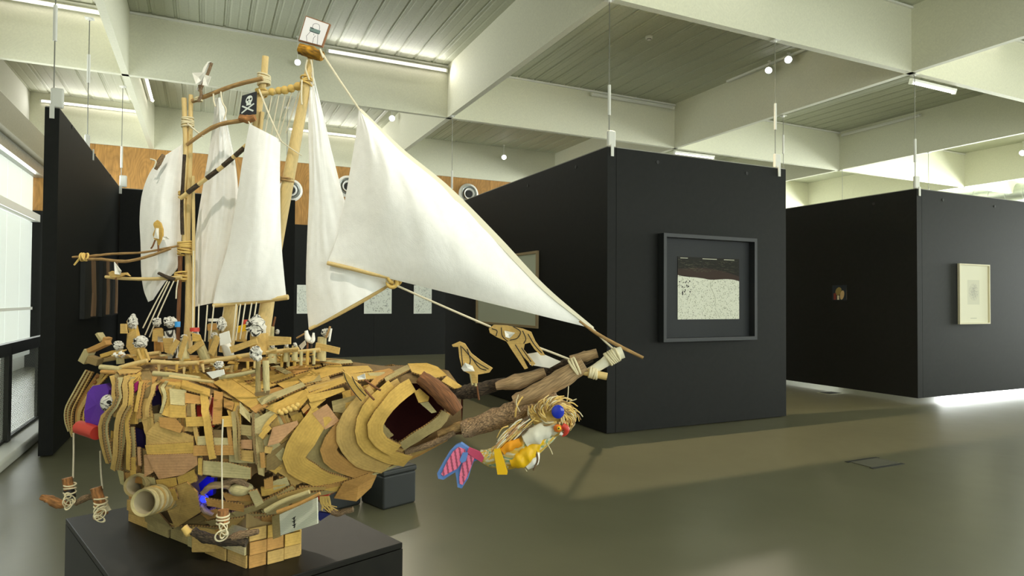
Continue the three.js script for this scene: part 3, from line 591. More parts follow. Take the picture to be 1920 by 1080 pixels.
/* ------------------------------------------------ plinth */
{
  const p = tag(group('exhibition_plinth'), 'black plinth that carries the cardboard ship', 'plinth');
  const L = onY(123, 972, PEDH), R = onY(755, 1017, PEDH), th = rad(18), c = L.clone().add(R).multiplyScalar(.5), d = R.clone().sub(L);
  const u = V(Math.cos(th), 0, -Math.sin(th)), v = V(Math.sin(th), 0, Math.cos(th)), w = d.dot(u), l = d.dot(v);
  p.position.set(c.x, 0, c.z); p.rotation.y = th;
  const blk = new THREE.MeshPhysicalMaterial({ map: tex(128, 128, (a, b) => { const k = 1 + .15 * tn(a, b, 20, 2); return [.11 * k, .107 * k, .09 * k]; }), roughness: .45, specularIntensity: .3 });
  mesh('body', boxAB(-w / 2, .002, -l / 2, w / 2, PEDH - .022, l / 2), blk, p);
  const t = new RoundedBoxGeometry(w, .02, l, 2, .003); t.translate(0, PEDH - .01, 0); mesh('top', t, blk, p);
}

/* ------------------------------------------------ hull */
const ship = tag(group('cardboard_ship'), 'big cardboard sailing ship with white cloth sails on a black plinth', 'model ship');
const hull = group('hull', ship);
const HOLES = [[765, 775, 66, 56, .16], [190, 762, 30, 46, .13], [295, 752, 16, 34, .1], [262, 815, 17, 26, .08], [372, 768, 14, 16, .1], [424, 772, 12, 14, .1], [376, 812, 16, 14, .1], [424, 812, 22, 14, .1], [462, 790, 12, 10, .1], [400, 770, 8, 34, .1], [415, 915, 48, 26, .1], [618, 752, 30, 11, .05], [488, 905, 24, 14, .06]];
const inHole = (px, py, m = .9) => HOLES.some(h => Math.hypot((px - h[0]) / h[2], (py - h[1]) / h[3]) < m);
for (const side of [1, -1]) {
  const nu = 110, nv = 72, pos = [], cut = [], s0 = loc(H(209, 765, 0))[0], s1 = SEC[SEC.length - 1][0] - .01, sb = loc(at(640, 780, .1))[0];
  for (let j = 0; j <= nv; j++) for (let i = 0; i <= nu; i++) {
    const s = s0 + (s1 - s0) * i / nu, [T, B] = sec(s), y = T - .004 + (B - T + .006) * j / nv; let o = hoff(s, y);
    const q = toPx(wld(s, y, o)); cut.push(side > 0 && inHole(q[0], q[1], .96)); o = Math.max(.004, o - .018); if (j === 0) o = 0;
    const P = wld(s, y, o * side); pos.push(P.x, P.y, P.z);
  }
  // two sheets each; the bow end has a maroon lining
  for (const fore of [false, true]) {
    const idx = [];
    for (let j = 0; j < nv; j++) for (let i = 0; i < nu; i++) { const a = j * (nu + 1) + i, b = a + nu + 1; if ((s0 + (s1 - s0) * i / nu > sb) !== fore) continue; for (const t of [[a, b, a + 1], [a + 1, b, b + 1]]) if (!t.some(k => cut[k])) side > 0 ? idx.push(...t) : idx.push(t[0], t[2], t[1]); }
    const g = new THREE.BufferGeometry(); g.setAttribute('position', new THREE.Float32BufferAttribute(pos, 3)); g.setAttribute('uv', new THREE.Float32BufferAttribute(pos.flatMap((v, k) => k % 3 === 0 ? [v, pos[k + 1]] : []), 2)); g.setIndex(idx); g.computeVertexNormals();
    const m = mesh('inner_shell', g, M.lining, hull); m.userData.label = 'brown cardboard shell under the strips';
    if (fore && side < 0) { const gi = g.clone(), p = gi.attributes.position; for (let k = 0; k < p.count; k++) { const [s, y, o] = loc(V(p.getX(k), p.getY(k), p.getZ(k))), P = wld(s, y, Math.min(-.002, o + .025)); p.setXYZ(k, P.x, P.y, P.z); } gi.computeVertexNormals(); mesh('bow_lining', gi, M.maroon, hull).userData.label = 'maroon lining inside the bow'; }
  }
}
{ // stern transom between the two sides
  const sn = loc(H(209, 765, 0))[0], sf = sn, pos = [], idx = [], nv = 16, nu = 6;
  for (let j = 0; j <= nv; j++) { const [T0, B0] = sec(sn), [T1, B1] = sec(sf), y0 = T0 + (B0 - T0) * j / nv, y1 = T1 + (B1 - T1) * j / nv, o0 = Math.max(.004, hoff(sn, y0) - .02), o1 = -Math.max(.004, hoff(sf, y1) - .018); for (let i = 0; i <= nu; i++) { const t = i / nu, P = wld(sn + (sf - sn) * t, y0 + (y1 - y0) * t, o0 + (o1 - o0) * t); pos.push(P.x, P.y, P.z); } }
  for (let j = 0; j < nv; j++) for (let i = 0; i < nu; i++) { const a = j * (nu + 1) + i, b = a + nu + 1; idx.push(a, a + 1, b, a + 1, b + 1, b); }
  const g = new THREE.BufferGeometry(); g.setAttribute('position', new THREE.Float32BufferAttribute(pos, 3)); g.setAttribute('uv', new THREE.Float32BufferAttribute(pos.flatMap((v, k) => k % 3 === 0 ? [v, pos[k + 1]] : []), 2)); g.setIndex(idx); g.computeVertexNormals(); mesh('stern_transom', g, M.lining, hull);
}
// under-layer of small offcuts, direction by region
const OUT = pairs([176, 705, 240, 692, 300, 690, 400, 690, 475, 690, 620, 684, 700, 692, 770, 692, 850, 725, 836, 790, 760, 846, 660, 900, 570, 940, 505, 985, 340, 985, 270, 930, 222, 880, 190, 850, 178, 780]);
const inPoly = (x, y, p) => { let c = false; for (let i = 0, j = p.length - 1; i < p.length; j = i++) if ((p[i][1] > y) !== (p[j][1] > y) && x < (p[j][0] - p[i][0]) * (y - p[i][1]) / (p[j][1] - p[i][1]) + p[i][0]) c = !c; return c; };
function dirAt(x, y) {
  if (y > 892) return x < 380 ? rr(.2, .5) : rr(-.35, -.1);
  if (x < 285) return 1.5 + rr(-.2, .2);
  const gun = x < 475 ? 700 + Math.max(0, x - 300) * .38 : x < 550 ? 768 : 768 - (x - 550) * .38;
  if (y < gun) return x < 470 ? rr(.3, .62) : rr(-.45, -.2);
  if (x < 480) return rnd() < .5 ? rr(-.08, .1) : 1.5 + rr(-.08, .08);
  return 1.05 + (y - 800) * -.006 + rr(-.15, .15) + Math.PI * (rnd() < 0 ? 1 : 0);
}
{
  let placed = 0;
  for (let k = 0; k < 2600 && placed < 210; k++) {
    const x = rr(178, 850), y = rr(672, 985); if (!inPoly(x, y, OUT)) continue;
    const a = -dirAt(x, y) * -1, L = rr(26, 58), dx = Math.cos(a) * L / 2, dy = Math.sin(a) * L / 2;
    const q = [x - dx, y - dy, x, y, x + dx, y + dy]; if ([[q[0], q[1]], [x, y], [q[4], q[5]]].some(p => !inPoly(p[0], p[1], OUT) || inHole(p[0], p[1]))) continue;
    const roof = y < 770 && x > 320; strip(q, rr(14, 24), rr(-.008, .004), CB[pick(roof ? ['y', 'y', 'y', 't', 'o', 'y'] : ['t', 'g', 'p', 'o', 't', 'd', 'y'])], hull); placed++;
  }
  placed = 0;                                                       // the far side
  for (let k = 0; k < 900 && placed < 64; k++) { const x = rr(400, 840), y = rr(680, 960); if (!inPoly(x, y, OUT)) continue; const a = dirAt(x, y), dx = Math.cos(a) * 45, dy = Math.sin(a) * 45; if (!inPoly(x - dx, y - dy, OUT) || !inPoly(x + dx, y + dy, OUT)) continue; strip([x - dx, y - dy, x, y, x + dx, y + dy], rr(20, 32), rr(-.002, .006), CB[pick(['t', 'g', 'p', 'o', 'y'])], hull, 'cardboard_strip', true); placed++; }
}
// stern slats, one by one
for (const [q, w, l, m] of [
  [[210, 705, 215, 722, 214, 742, 219, 756, 207, 768, 193, 782, 189, 802, 193, 833, 203, 868], 8, .012, 't'],
  [[227, 708, 224, 730, 227, 748, 216, 766, 203, 783, 200, 807, 205, 835, 211, 866], 9, .018, 'p'],
  [[240, 706, 237, 730, 237, 755, 224, 780, 220, 807, 218, 850, 213, 880], 11, .022, 't'],
  [[250, 708, 243, 733, 242, 763, 233, 787, 234, 817, 228, 847, 224, 878], 9, .016, 'g'],
  [[259, 704, 248, 733, 246, 767, 239, 793, 243, 827, 242, 880], 9, .02, 'y'],
  [[222, 706, 219, 726, 222, 748, 212, 764, 198, 782, 195, 806, 199, 834, 207, 866], 4, .026, 'b'],
  [[246, 760, 232, 784, 228, 812, 226, 850, 220, 880], 4, .028, 'd'],
  [[300, 716, 287, 738, 278, 762, 278, 782], 8, .014, 't'], [[276, 712, 268, 735, 262, 760, 262, 785], 9, .01, 'o'], [[266, 716, 262, 740, 256, 772], 7, .016, 'y'],
  [[313, 716, 311, 745, 303, 775], 6, .014, 'p'], [[250, 800, 252, 830, 254, 872], 8, .012, 'g'], [[262, 838, 264, 872], 7, .012, 'k'],
]) strip(q, w, l, CB[m], hull, 'stern_slat');
// open stern ribs standing clear of the hull
for (const [q, o, w, m] of [[[164, 694, 141, 735, 125, 768, 125, 790, 131, 808], .02, 4, 'p'], [[170, 696, 147, 737, 131, 768, 132, 798, 138, 818], .045, 5, 'g'], [[176, 697, 153, 740, 138, 772, 138, 812], .06, 4, 't'], [[196, 700, 168, 742, 152, 772, 150, 800], .07, 10, 't'], [[186, 702, 161, 740, 147, 770, 146, 800], .05, 7, 'o'], [[205, 702, 182, 728, 170, 750, 160, 776, 160, 800], .08, 5, 'y']]) {
  const c = new THREE.CatmullRomCurve3(pairs(q).map(p => at(p[0], p[1], o)), false, 'centripetal').getSpacedPoints(16);
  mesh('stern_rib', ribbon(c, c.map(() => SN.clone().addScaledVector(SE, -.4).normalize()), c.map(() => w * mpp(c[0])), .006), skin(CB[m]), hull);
}
for (let k = 0; k < 10; k++) { const t = k / 9, b = at(182 - 34 * t + (k > 5 ? (k - 5) * .8 : 0), 706 + 100 * t, .075), g = new THREE.SphereGeometry(.0075, 10, 8); g.translate(b.x, b.y, b.z); mesh('bead', g, M.cork, hull); }
// plates
for (const [q, l, m] of [
  [[218, 697, 258, 686, 268, 694, 256, 702, 224, 704], .03, 't'], [[190, 690, 219, 693, 222, 700, 190, 696], .024, 'p'],
  [[313, 716, 345, 721, 352, 760, 332, 788, 304, 779, 311, 748], .014, 'y'], [[300, 782, 330, 783, 345, 800, 340, 812, 302, 800], .016, 'o'], [[296, 790, 365, 818, 364, 833, 276, 836, 276, 812], .01, 't'],
  [[274, 834, 365, 828, 366, 850, 278, 851], .015, 'y'], [[277, 852, 371, 849, 373, 870, 345, 889, 300, 897, 292, 884], .019, 'k'], [[272, 852, 292, 853, 290, 884, 273, 893], .015, 'k'], [[245, 856, 256, 856, 258, 892, 247, 896], .015, 'y'],
  [[342, 714, 394, 732, 393, 746, 340, 731], .022, 'y'], [[318, 730, 350, 733, 347, 762, 320, 760], .02, 'p'], [[347, 738, 382, 746, 380, 760, 347, 758], .018, 'o'], [[320, 757, 350, 759, 350, 784, 320, 783], .018, 'y'], [[352, 756, 366, 758, 364, 782, 350, 780], .012, 'd'],
  [[402, 734, 419, 738, 416, 796, 399, 798], .024, 'o'], [[420, 748, 440, 757, 436, 772, 420, 765], .01, 'o'], [[417, 781, 440, 779, 440, 800, 418, 801], .024, 'y'], [[349, 782, 386, 781, 387, 799, 351, 800], .02, 'y'],
  [[364, 835, 445, 834, 446, 852, 364, 854], .022, 'o'], [[372, 818, 388, 817, 388, 834, 372, 834], .016, 'p'], [[402, 820, 432, 821, 432, 835, 402, 835], .014, 'p'], [[399, 806, 418, 806, 418, 820, 399, 820], .01, 'b'],
  [[450, 755, 470, 778, 470, 794, 450, 776], .014, 'p'], [[452, 796, 473, 798, 473, 818, 452, 815], .012, 'g'], [[453, 824, 474, 824, 474, 842, 453, 840], .012, 'k'], [[453, 843, 476, 844, 476, 866, 454, 862], .012, 't'],
  [[381, 862, 430, 866, 471, 876, 471, 897, 420, 893, 380, 888], .016, 'p'], [[373, 858, 381, 858, 380, 890, 373, 888], .022, 'y'],
  [[478, 786, 508, 770, 522, 776, 500, 808, 488, 822, 478, 815], .014, 'p'], [[480, 812, 491, 815, 498, 850, 496, 892, 485, 888, 480, 850], .016, 'g'], [[512, 801, 558, 788, 560, 795, 524, 830, 502, 836], .018, 'k'], [[497, 836, 512, 838, 508, 850, 496, 848], .02, 't'], [[500, 852, 560, 810, 575, 790, 590, 795, 555, 845, 515, 880, 500, 880], .004, 'd'],
  [[586, 775, 613, 757, 638, 790, 610, 805], .02, 'k'], [[566, 768, 577, 757, 582, 764, 570, 776], .016, 'o'],
  [[622, 752, 670, 740, 690, 744, 650, 775, 625, 772], .004, 'g'],
]) plate(q, l, CB[m], hull);
for (const [q, w, l, m] of [                      // lattice battens and hull bands
  [[382, 738, 388, 780, 393, 820, 400, 860], 13, .03, 'y'], [[362, 758, 366, 795, 374, 835], 8, .016, 't'], [[438, 772, 441, 800, 446, 862], 8, .026, 'g'], [[447, 762, 449, 800, 451, 862], 4, .03, 'd'], [[430, 800, 434, 835], 8, .018, 'o'], [[396, 742, 398, 790], 4, .012, 'k'],
  [[475, 772, 476, 820, 482, 870], 4, .026, 'b'], [[489, 820, 499, 808, 507, 800], 10, .028, 'y'], [[492, 848, 494, 876], 8, .024, 'o'], [[519, 778, 506, 790, 494, 808], 8, .024, 'y'],
]) strip(q, w, l, CB[m], hull, 'batten');
// roof of the fore deck
for (const [q, l, m] of [
  [[400, 720, 418, 711, 436, 714, 494, 752, 486, 762, 470, 768], .016, 'y'], [[436, 713, 452, 712, 500, 748, 494, 753], .02, 'y'], [[424, 710, 470, 704, 474, 714, 440, 718], .012, 'y'],
  [[482, 750, 568, 719, 574, 726, 492, 762], .022, 'p'], [[497, 766, 572, 732, 582, 740, 582, 745, 560, 770, 522, 778], .016, 'y'], [[470, 768, 490, 757, 505, 762, 480, 776], .02, 'o'], [[572, 732, 640, 712, 652, 718, 610, 734, 580, 744], .02, 'y'], [[576, 742, 644, 727, 648, 733, 605, 750, 582, 755], .024, 'y'], [[580, 756, 606, 743, 612, 749, 586, 770], .02, 'y'],
  [[500, 708, 545, 698, 552, 706, 510, 720], .014, 'y'], [[520, 698, 575, 684, 580, 696, 530, 710], .01, 'o'], [[520, 722, 590, 694, 600, 702, 535, 732], .012, 'y'], [[560, 712, 640, 688, 645, 698, 570, 722], .016, 'y'], [[580, 700, 636, 680, 642, 688, 590, 706], .012, 'y'], [[575, 728, 650, 706, 655, 714, 580, 738], .014, 't'], [[640, 690, 690, 688, 700, 698, 650, 704], .012, 'y'], [[604, 678, 658, 677, 662, 683, 606, 686], .02, 'p'], [[650, 704, 700, 700, 712, 712, 668, 716], .01, 'y'], [[508, 690, 522, 687, 548, 701, 536, 704], .02, 'p'], [[690, 702, 722, 700, 720, 712, 700, 716], .016, 'p'], [[540, 690, 600, 682, 604, 688, 545, 698], .006, 'y'], [[560, 716, 600, 704, 604, 716, 566, 724], .008, 'g'],
]) plate(q, l, CB[m], hull, 'roof_shingle');
// the broad hoops of the bow
for (const [q, w, l, m] of [
  [[606, 772, 590, 792, 570, 822, 552, 852, 555, 868, 578, 884, 612, 900, 652, 908], 44, .014, 'y'], [[612, 792, 594, 822, 588, 848, 600, 872, 640, 892], 28, .004, 'g'], [[664, 780, 640, 806, 619, 832, 616, 848, 632, 865, 660, 880, 694, 888], 32, .024, 'o'],
  [[704, 738, 676, 762, 655, 790, 650, 814, 657, 837, 680, 859, 726, 874], 38, .034, 't'], [[738, 726, 707, 752, 685, 784, 681, 808, 691, 831, 720, 850, 764, 862], 32, .046, 'y'],
  [[772, 722, 748, 738, 722, 766, 704, 792, 703, 810, 714, 827, 742, 842], 28, .062, 'y'], [[834, 772, 824, 788, 806, 801, 778, 818, 752, 835], 24, .05, 'g'], [[716, 832, 742, 842, 768, 846], 14, .03, 't'],
  [[748, 716, 722, 732, 698, 756], 14, .03, 't'], [[735, 700, 706, 716, 690, 730], 12, .026, 'o'],
  [[560, 915, 620, 908, 700, 884, 780, 850, 836, 820], 12, .016, 'o'], [[500, 958, 560, 930, 620, 918, 690, 895], 14, .012, 'g'], [[440, 962, 500, 940, 552, 912], 16, .014, 'g'], [[520, 930, 570, 915, 610, 912], 10, .02, 't'], [[640, 905, 700, 886, 760, 862], 8, .022, 'p'], [[700, 866, 770, 850, 832, 818], 14, .018, 't'],
]) strip(q, w, l, CB[m], hull, 'bow_hoop', false, .007);
for (const [q, l, m] of [[[718, 708, 764, 686, 770, 694, 724, 718], .04, 'g'], [[764, 684, 800, 683, 820, 690, 838, 706, 812, 712, 772, 700], .045, 'y'], [[836, 706, 868, 728, 850, 730, 826, 716], .045, 'y'], [[776, 735, 786, 728, 804, 744, 802, 752, 784, 755], .05, 'y'], [[786, 755, 802, 752, 818, 772, 808, 774], .04, 'p'], [[838, 752, 848, 744, 846, 772, 836, 784], .03, 'o'], [[644, 902, 690, 886, 706, 890, 696, 912, 668, 938, 626, 932], .03, 'o']]) plate(q, l, CB[m], hull, 'bow_plate');
// under-bow and cavity pieces
for (const [q, l, m] of [
  [[294, 898, 332, 893, 336, 916, 300, 920], .014, 'y'], [[334, 893, 366, 878, 372, 900, 338, 914], .014, 'y'], [[300, 920, 352, 902, 372, 922, 378, 958, 330, 988, 318, 960], .018, 't'], [[312, 916, 330, 914, 336, 935, 318, 940], .024, 'y'], [[270, 952, 300, 960, 326, 990, 300, 992, 274, 975], .004, 'g'],
  [[222, 878, 234, 882, 236, 910, 228, 905], .012, 'p'], [[236, 884, 268, 890, 270, 905, 240, 902], .008, 'o'], [[268, 890, 292, 894, 296, 912, 270, 908], .012, 'p'],
  [[385, 932, 458, 944, 458, 958, 390, 946], .02, 'o'], [[418, 922, 470, 926, 472, 938, 424, 936], .012, 'o'], [[466, 920, 482, 916, 495, 940, 480, 949], .03, 'p'], [[440, 902, 462, 900, 464, 912, 442, 914], .0, 'o'],
  [[495, 898, 512, 892, 512, 914, 496, 914], .012, 'o'], [[488, 948, 540, 920, 552, 932, 500, 960], .014, 'g'], [[330, 986, 400, 950, 424, 958, 420, 968, 350, 996], -.004, 'd'], [[420, 958, 500, 962, 500, 972, 428, 974], .006, 'g'], [[424, 972, 466, 966, 468, 988, 428, 992], .012, 't'], [[468, 968, 490, 966, 490, 990, 470, 990], .008, 'k'], [[490, 968, 516, 964, 516, 992, 492, 994], .016, 'o'], [[320, 985, 360, 1000, 440, 1000, 430, 988, 360, 984], .004, 'g'],
]) plate(q, l, CB[m], hull);

/* ------------------------------------------------ woven base of the ship */
{
  const base = group('base', ship);
  const Cc = onY(465, 1066, PEDH), R0 = onY(562, 1041, PEDH), A0 = onY(243, 976, PEDH), hgt = .125;
  const dA = A0.clone().sub(Cc), dR = R0.clone().sub(Cc), D0 = A0.clone().add(dR), nA = V(dA.z, 0, -dA.x).normalize(), nR = V(-dR.z, 0, dR.x).normalize();
  if (nA.dot(camP.clone().sub(Cc)) < 0) nA.negate(); if (nR.dot(camP.clone().sub(Cc)) < 0) nR.negate();
  const top = slab([Cc, R0, D0, A0].map(p => p.clone().addScaledVector(Cc.clone().add(D0).multiplyScalar(.5).sub(p), .06)), V(0, 1, 0), hgt + .05); mesh('core_box', top, CB.d, base);
  const Q = (dir, t, y, n, k) => Cc.clone().addScaledVector(dir, t).setY(PEDH + y).addScaledVector(n, k);
  const brick = (dir, n, t0, t1, y0, y1, k, m) => mesh('cardboard_brick', slab([Q(dir, t0, y0, n, k), Q(dir, t1, y0, n, k), Q(dir, t1, y1, n, k), Q(dir, t0, y1, n, k)], n, .006), CB[m], base);
  const ta = [0, .14, .3, .36, .44, .6, .8, 1];
  for (let r = 0; r < 3; r++) for (let i = 0; i < 7; i++) brick(dA, nA, ta[i] + .004 + (r % 2) * .03 * (i > 0 ? 1 : 0), Math.min(1, ta[i + 1] - .004 + (r % 2) * .03), .001 + r * .042, .04 + r * .042 + (i === 3 ? .02 : 0), (i + r) % 2 * .005, pick(['t', 't', 'o', 'g', 'p']));
  for (let r = 0; r < 3; r++) for (let i = 0; i < 3; i++) brick(dR, nR, i / 3 + .01, (i + 1) / 3 - .01, .001 + r * .042, .04 + r * .042, (i + r) % 2 * .005, pick(['t', 't', 'o', 'y']));
  for (let r = 0; r < 2; r++) for (let i = 0; i < 5; i++) { const a = R0.clone().lerp(D0, i / 5), b = R0.clone().lerp(D0, (i + .97) / 5), n = nA.clone().negate(); mesh('cardboard_brick', slab([a, b, b.clone().setY(PEDH + .06 + r * .06), a.clone().setY(PEDH + .06 + r * .06)].map((p, k) => k < 2 ? p.clone().setY(PEDH + .001 + r * .06) : p), n, .006), CB.t, base); }
  // packing that joins base and hull
  const up = (px, py, w, h, o, m) => { const c = at(px, py, o), k = mpp(c), g = new RoundedBoxGeometry(w * k, h * k, .12, 2, .004); g.rotateY(-rad(24)); g.translate(c.x, c.y, c.z); mesh('packing_block', g, CB[m], base); };
  up(430, 1000, 110, 46, .1, 't'); up(510, 990, 80, 50, .09, 'o'); up(420, 970, 110, 36, .02, 'd'); up(500, 955, 110, 40, .05, 't');
}
// pale padded sheet at the stem of the base
{
  const t = canvasTex(256, 256, (c, W) => { c.fillStyle = '#d8d9c6'; c.fillRect(0, 0, W, W); c.strokeStyle = '#a5a892'; c.lineWidth = 4; for (let y = 6; y < W; y += 13) { c.beginPath(); for (let x = 0; x <= W; x += 8) c.lineTo(x, y + (x / 8 % 2 ? 4 : -3)); c.stroke(); } c.fillStyle = '#15140f'; for (let i = 0; i < 6; i++) { c.beginPath(); c.moveTo(80 + (i % 2) * 8, 112 + i * 20); c.lineTo(112 - (i % 2) * 8, 104 + i * 20); c.lineTo(98, 130 + i * 20); c.fill(); } });
  const ps = [[526, 964, .22], [596, 932, .24], [597, 981, .24], [528, 1003, .22]].map(p => at(...p)), n = ps[1].clone().sub(ps[0]).cross(ps[3].clone().sub(ps[0])).normalize(); if (n.dot(SN) < 0) n.negate();
  const g = printUV(slab(ps, n, .006), ps[0], ps[1], ps[3]);
  const m = mesh('padded_sheet', g, std({ map: t, roughness: .9 }), hull); m.userData.label = 'pale quilted sheet with black stitch marks';
  for (const q of [[[511, 968, .2], [528, 962, .22], [530, 1004, .22], [513, 1010, .2]]]) { const p = q.map(a => at(...a)); mesh('padded_sheet_edge', slab(p, SN, .005), CB.g, hull); }
  mesh('pale_board', prod([498, 958, 530, 940, 580, 922], .26, [5, 4]), CB.p, hull);
  mesh('pale_board', prod([520, 960, 560, 945, 600, 925], .27, [4, 3]), CB.o, hull);
}
// cardboard-tube guns
for (const [mx, my, rx, tx, ty, o, m] of [[268, 943, 25, 330, 925, .36, 'p'], [252, 911, 20, 300, 900, .3, 'g']]) {
  const a = at(mx, my, o), b = at(tx, ty, o - .16), r = rx * mpp(a), d = a.clone().sub(b).normalize(), g0 = group('gun_tube', ship);
  const L = a.distanceTo(b), prof = [[r * .92, 0], [r, 0], [r, L], [r * .9, L], [r * .86, .01]].map(p => new THREE.Vector2(...p));
  const g = new THREE.LatheGeometry([[r * .84, L * .96], [r, L], [r * 1.02, L * .99], [r * .98, L * .9], [r * .9, .0], [.001, 0]].map(p => new THREE.Vector2(...p)), 28), inner = new THREE.LatheGeometry([[r * .84, L * .96], [r * .8, L * .2], [.001, L * .2]].map(p => new THREE.Vector2(...p)), 28);
  const q = new THREE.Quaternion().setFromUnitVectors(V(0, 1, 0), d);
  for (const x of [g, inner]) { x.applyQuaternion(q); x.translate(b.x, b.y, b.z); }
  mesh('outer_tube', g, CB[m], g0); const im = mesh('inner_tube', inner, std({ color: 0xb5a888, roughness: .9, side: THREE.DoubleSide }), g0); im.userData.label = 'grey inside of the tube';
  for (let k = 0; k < 5; k++) { const c = b.clone().lerp(a, .25 + k * .15), t = new THREE.TorusGeometry(r * (.99 - k * .0), .004, 6, 28); t.applyQuaternion(new THREE.Quaternion().setFromUnitVectors(V(0, 0, 1), d)); t.translate(c.x, c.y, c.z); mesh('tube_band', t, CB[k % 2 ? 't' : 'g'], g0); }
}
// coloured things tucked into the hull
{
  const tuck = (name, label, flat, depth, mat, th = .012) => { const ps = pairs(flat).map(p => H(p[0], p[1], -depth)), c = V(0, 0, 0); const m = mesh(name, slab(ps, SN, th), mat, ship); m.userData.label = label; return m; };
  tuck('cloth_lining', 'purple cloth inside the stern window', [172, 735, 182, 722, 206, 718, 212, 730, 208, 768, 200, 800, 170, 805, 166, 770], .05, M.purple, .02);
  tuck('cloth_lining', 'purple cloth in the leaf-shaped port', [284, 760, 292, 728, 308, 718, 304, 760], .05, std({ color: 0x2c1a4a, roughness: .8 }));
  tuck('cardboard_scrap', 'brown scrap in the leaf-shaped port', [280, 764, 300, 758, 300, 785, 282, 784], .04, CB.b);
  tuck('foil_scrap', 'glossy pink scrap', [290, 728, 303, 718, 306, 723, 294, 733], .015, std({ color: 0xd86aa0, roughness: .25, metalness: .3 }));
  tuck('felt_scrap', 'magenta felt scrap', [252, 722, 262, 714, 262, 730, 252, 738], .0, std({ color: 0xa61f6e, roughness: .8 }));
  tuck('cloth_lining', 'dark violet cloth in the low port', [250, 800, 272, 805, 274, 838, 252, 840], .04, std({ color: 0x2d1d55, roughness: .8 }));
  tuck('felt_scrap', 'orange scrap under the roof edge', [575, 772, 588, 763, 592, 772, 578, 784], .005, std({ color: 0xd2601a, roughness: .7 }));
  tuck('felt_scrap', 'red scrap behind the lattice', [370, 756, 384, 756, 384, 782, 372, 782], .02, M.red, .006);
  tuck('felt_scrap', 'red scrap behind the lattice', [394, 745, 402, 745, 402, 800, 396, 800], .015, M.red, .006);
  tuck('bottle_glass', 'blue glass in the hull cavity', [370, 886, 408, 892, 405, 925, 372, 935], .06, std({ color: 0x3a3a9c, roughness: .3 }), .02);
  const s = H(202, 756, 0), g = new THREE.SphereGeometry(.024, 18, 12); g.scale(1, 1.15, .6); g.rotateY(-SA); g.translate(s.x, s.y, s.z); mesh('paper_mask', g, scribbles[1], ship);
  const rt = rod([at(149, 801, .2), at(182, 812, .24)], [.022, .022], 18); mesh('red_tube', rt, M.red, ship);
  const led = H(383, 935, .004), lg = new THREE.SphereGeometry(.012, 14, 10); lg.translate(led.x, led.y, led.z);
  const lm = mesh('led_lamp', lg, std({ color: 0x2030ff, emissive: 0x1018ff, emissiveIntensity: 6, roughness: .3 }), ship); lm.userData.label = 'glowing blue lamp in the hull';
  const pl = new THREE.PointLight(0x2028ff, .012, 1.2, 2); pl.position.copy(led); scene.add(pl);
  for (const [f, m] of [[[380, 925, 395, 912, 420, 910, 440, 918], M.drift], [[420, 905, 445, 900, 466, 912], M.bark], [[375, 945, 385, 958, 400, 965], M.drift]]) { const ps = pairs(f).map(p => H(p[0], p[1], .01)), k = mpp(ps[0]); mesh('driftwood_piece', rod(ps, [5 * k, 7 * k, 4 * k], 9, .3), m, ship); }
  mesh('gum_wad', new THREE.SphereGeometry(.03, 16, 12).scale(1.2, .7, .8).translate(...H(452, 917, .01).toArray()), CB.p, ship);
  // lace of shells along the roof edge
  for (let k = 0; k < 9; k++) { const p = H(524 + k * 4.2, 772 - k * 1.6 + (k % 2) * 4, .03), b = new THREE.SphereGeometry(.008, 8, 6); b.translate(p.x, p.y, p.z); mesh('shell_bead', b, M.twine, hull); }
}
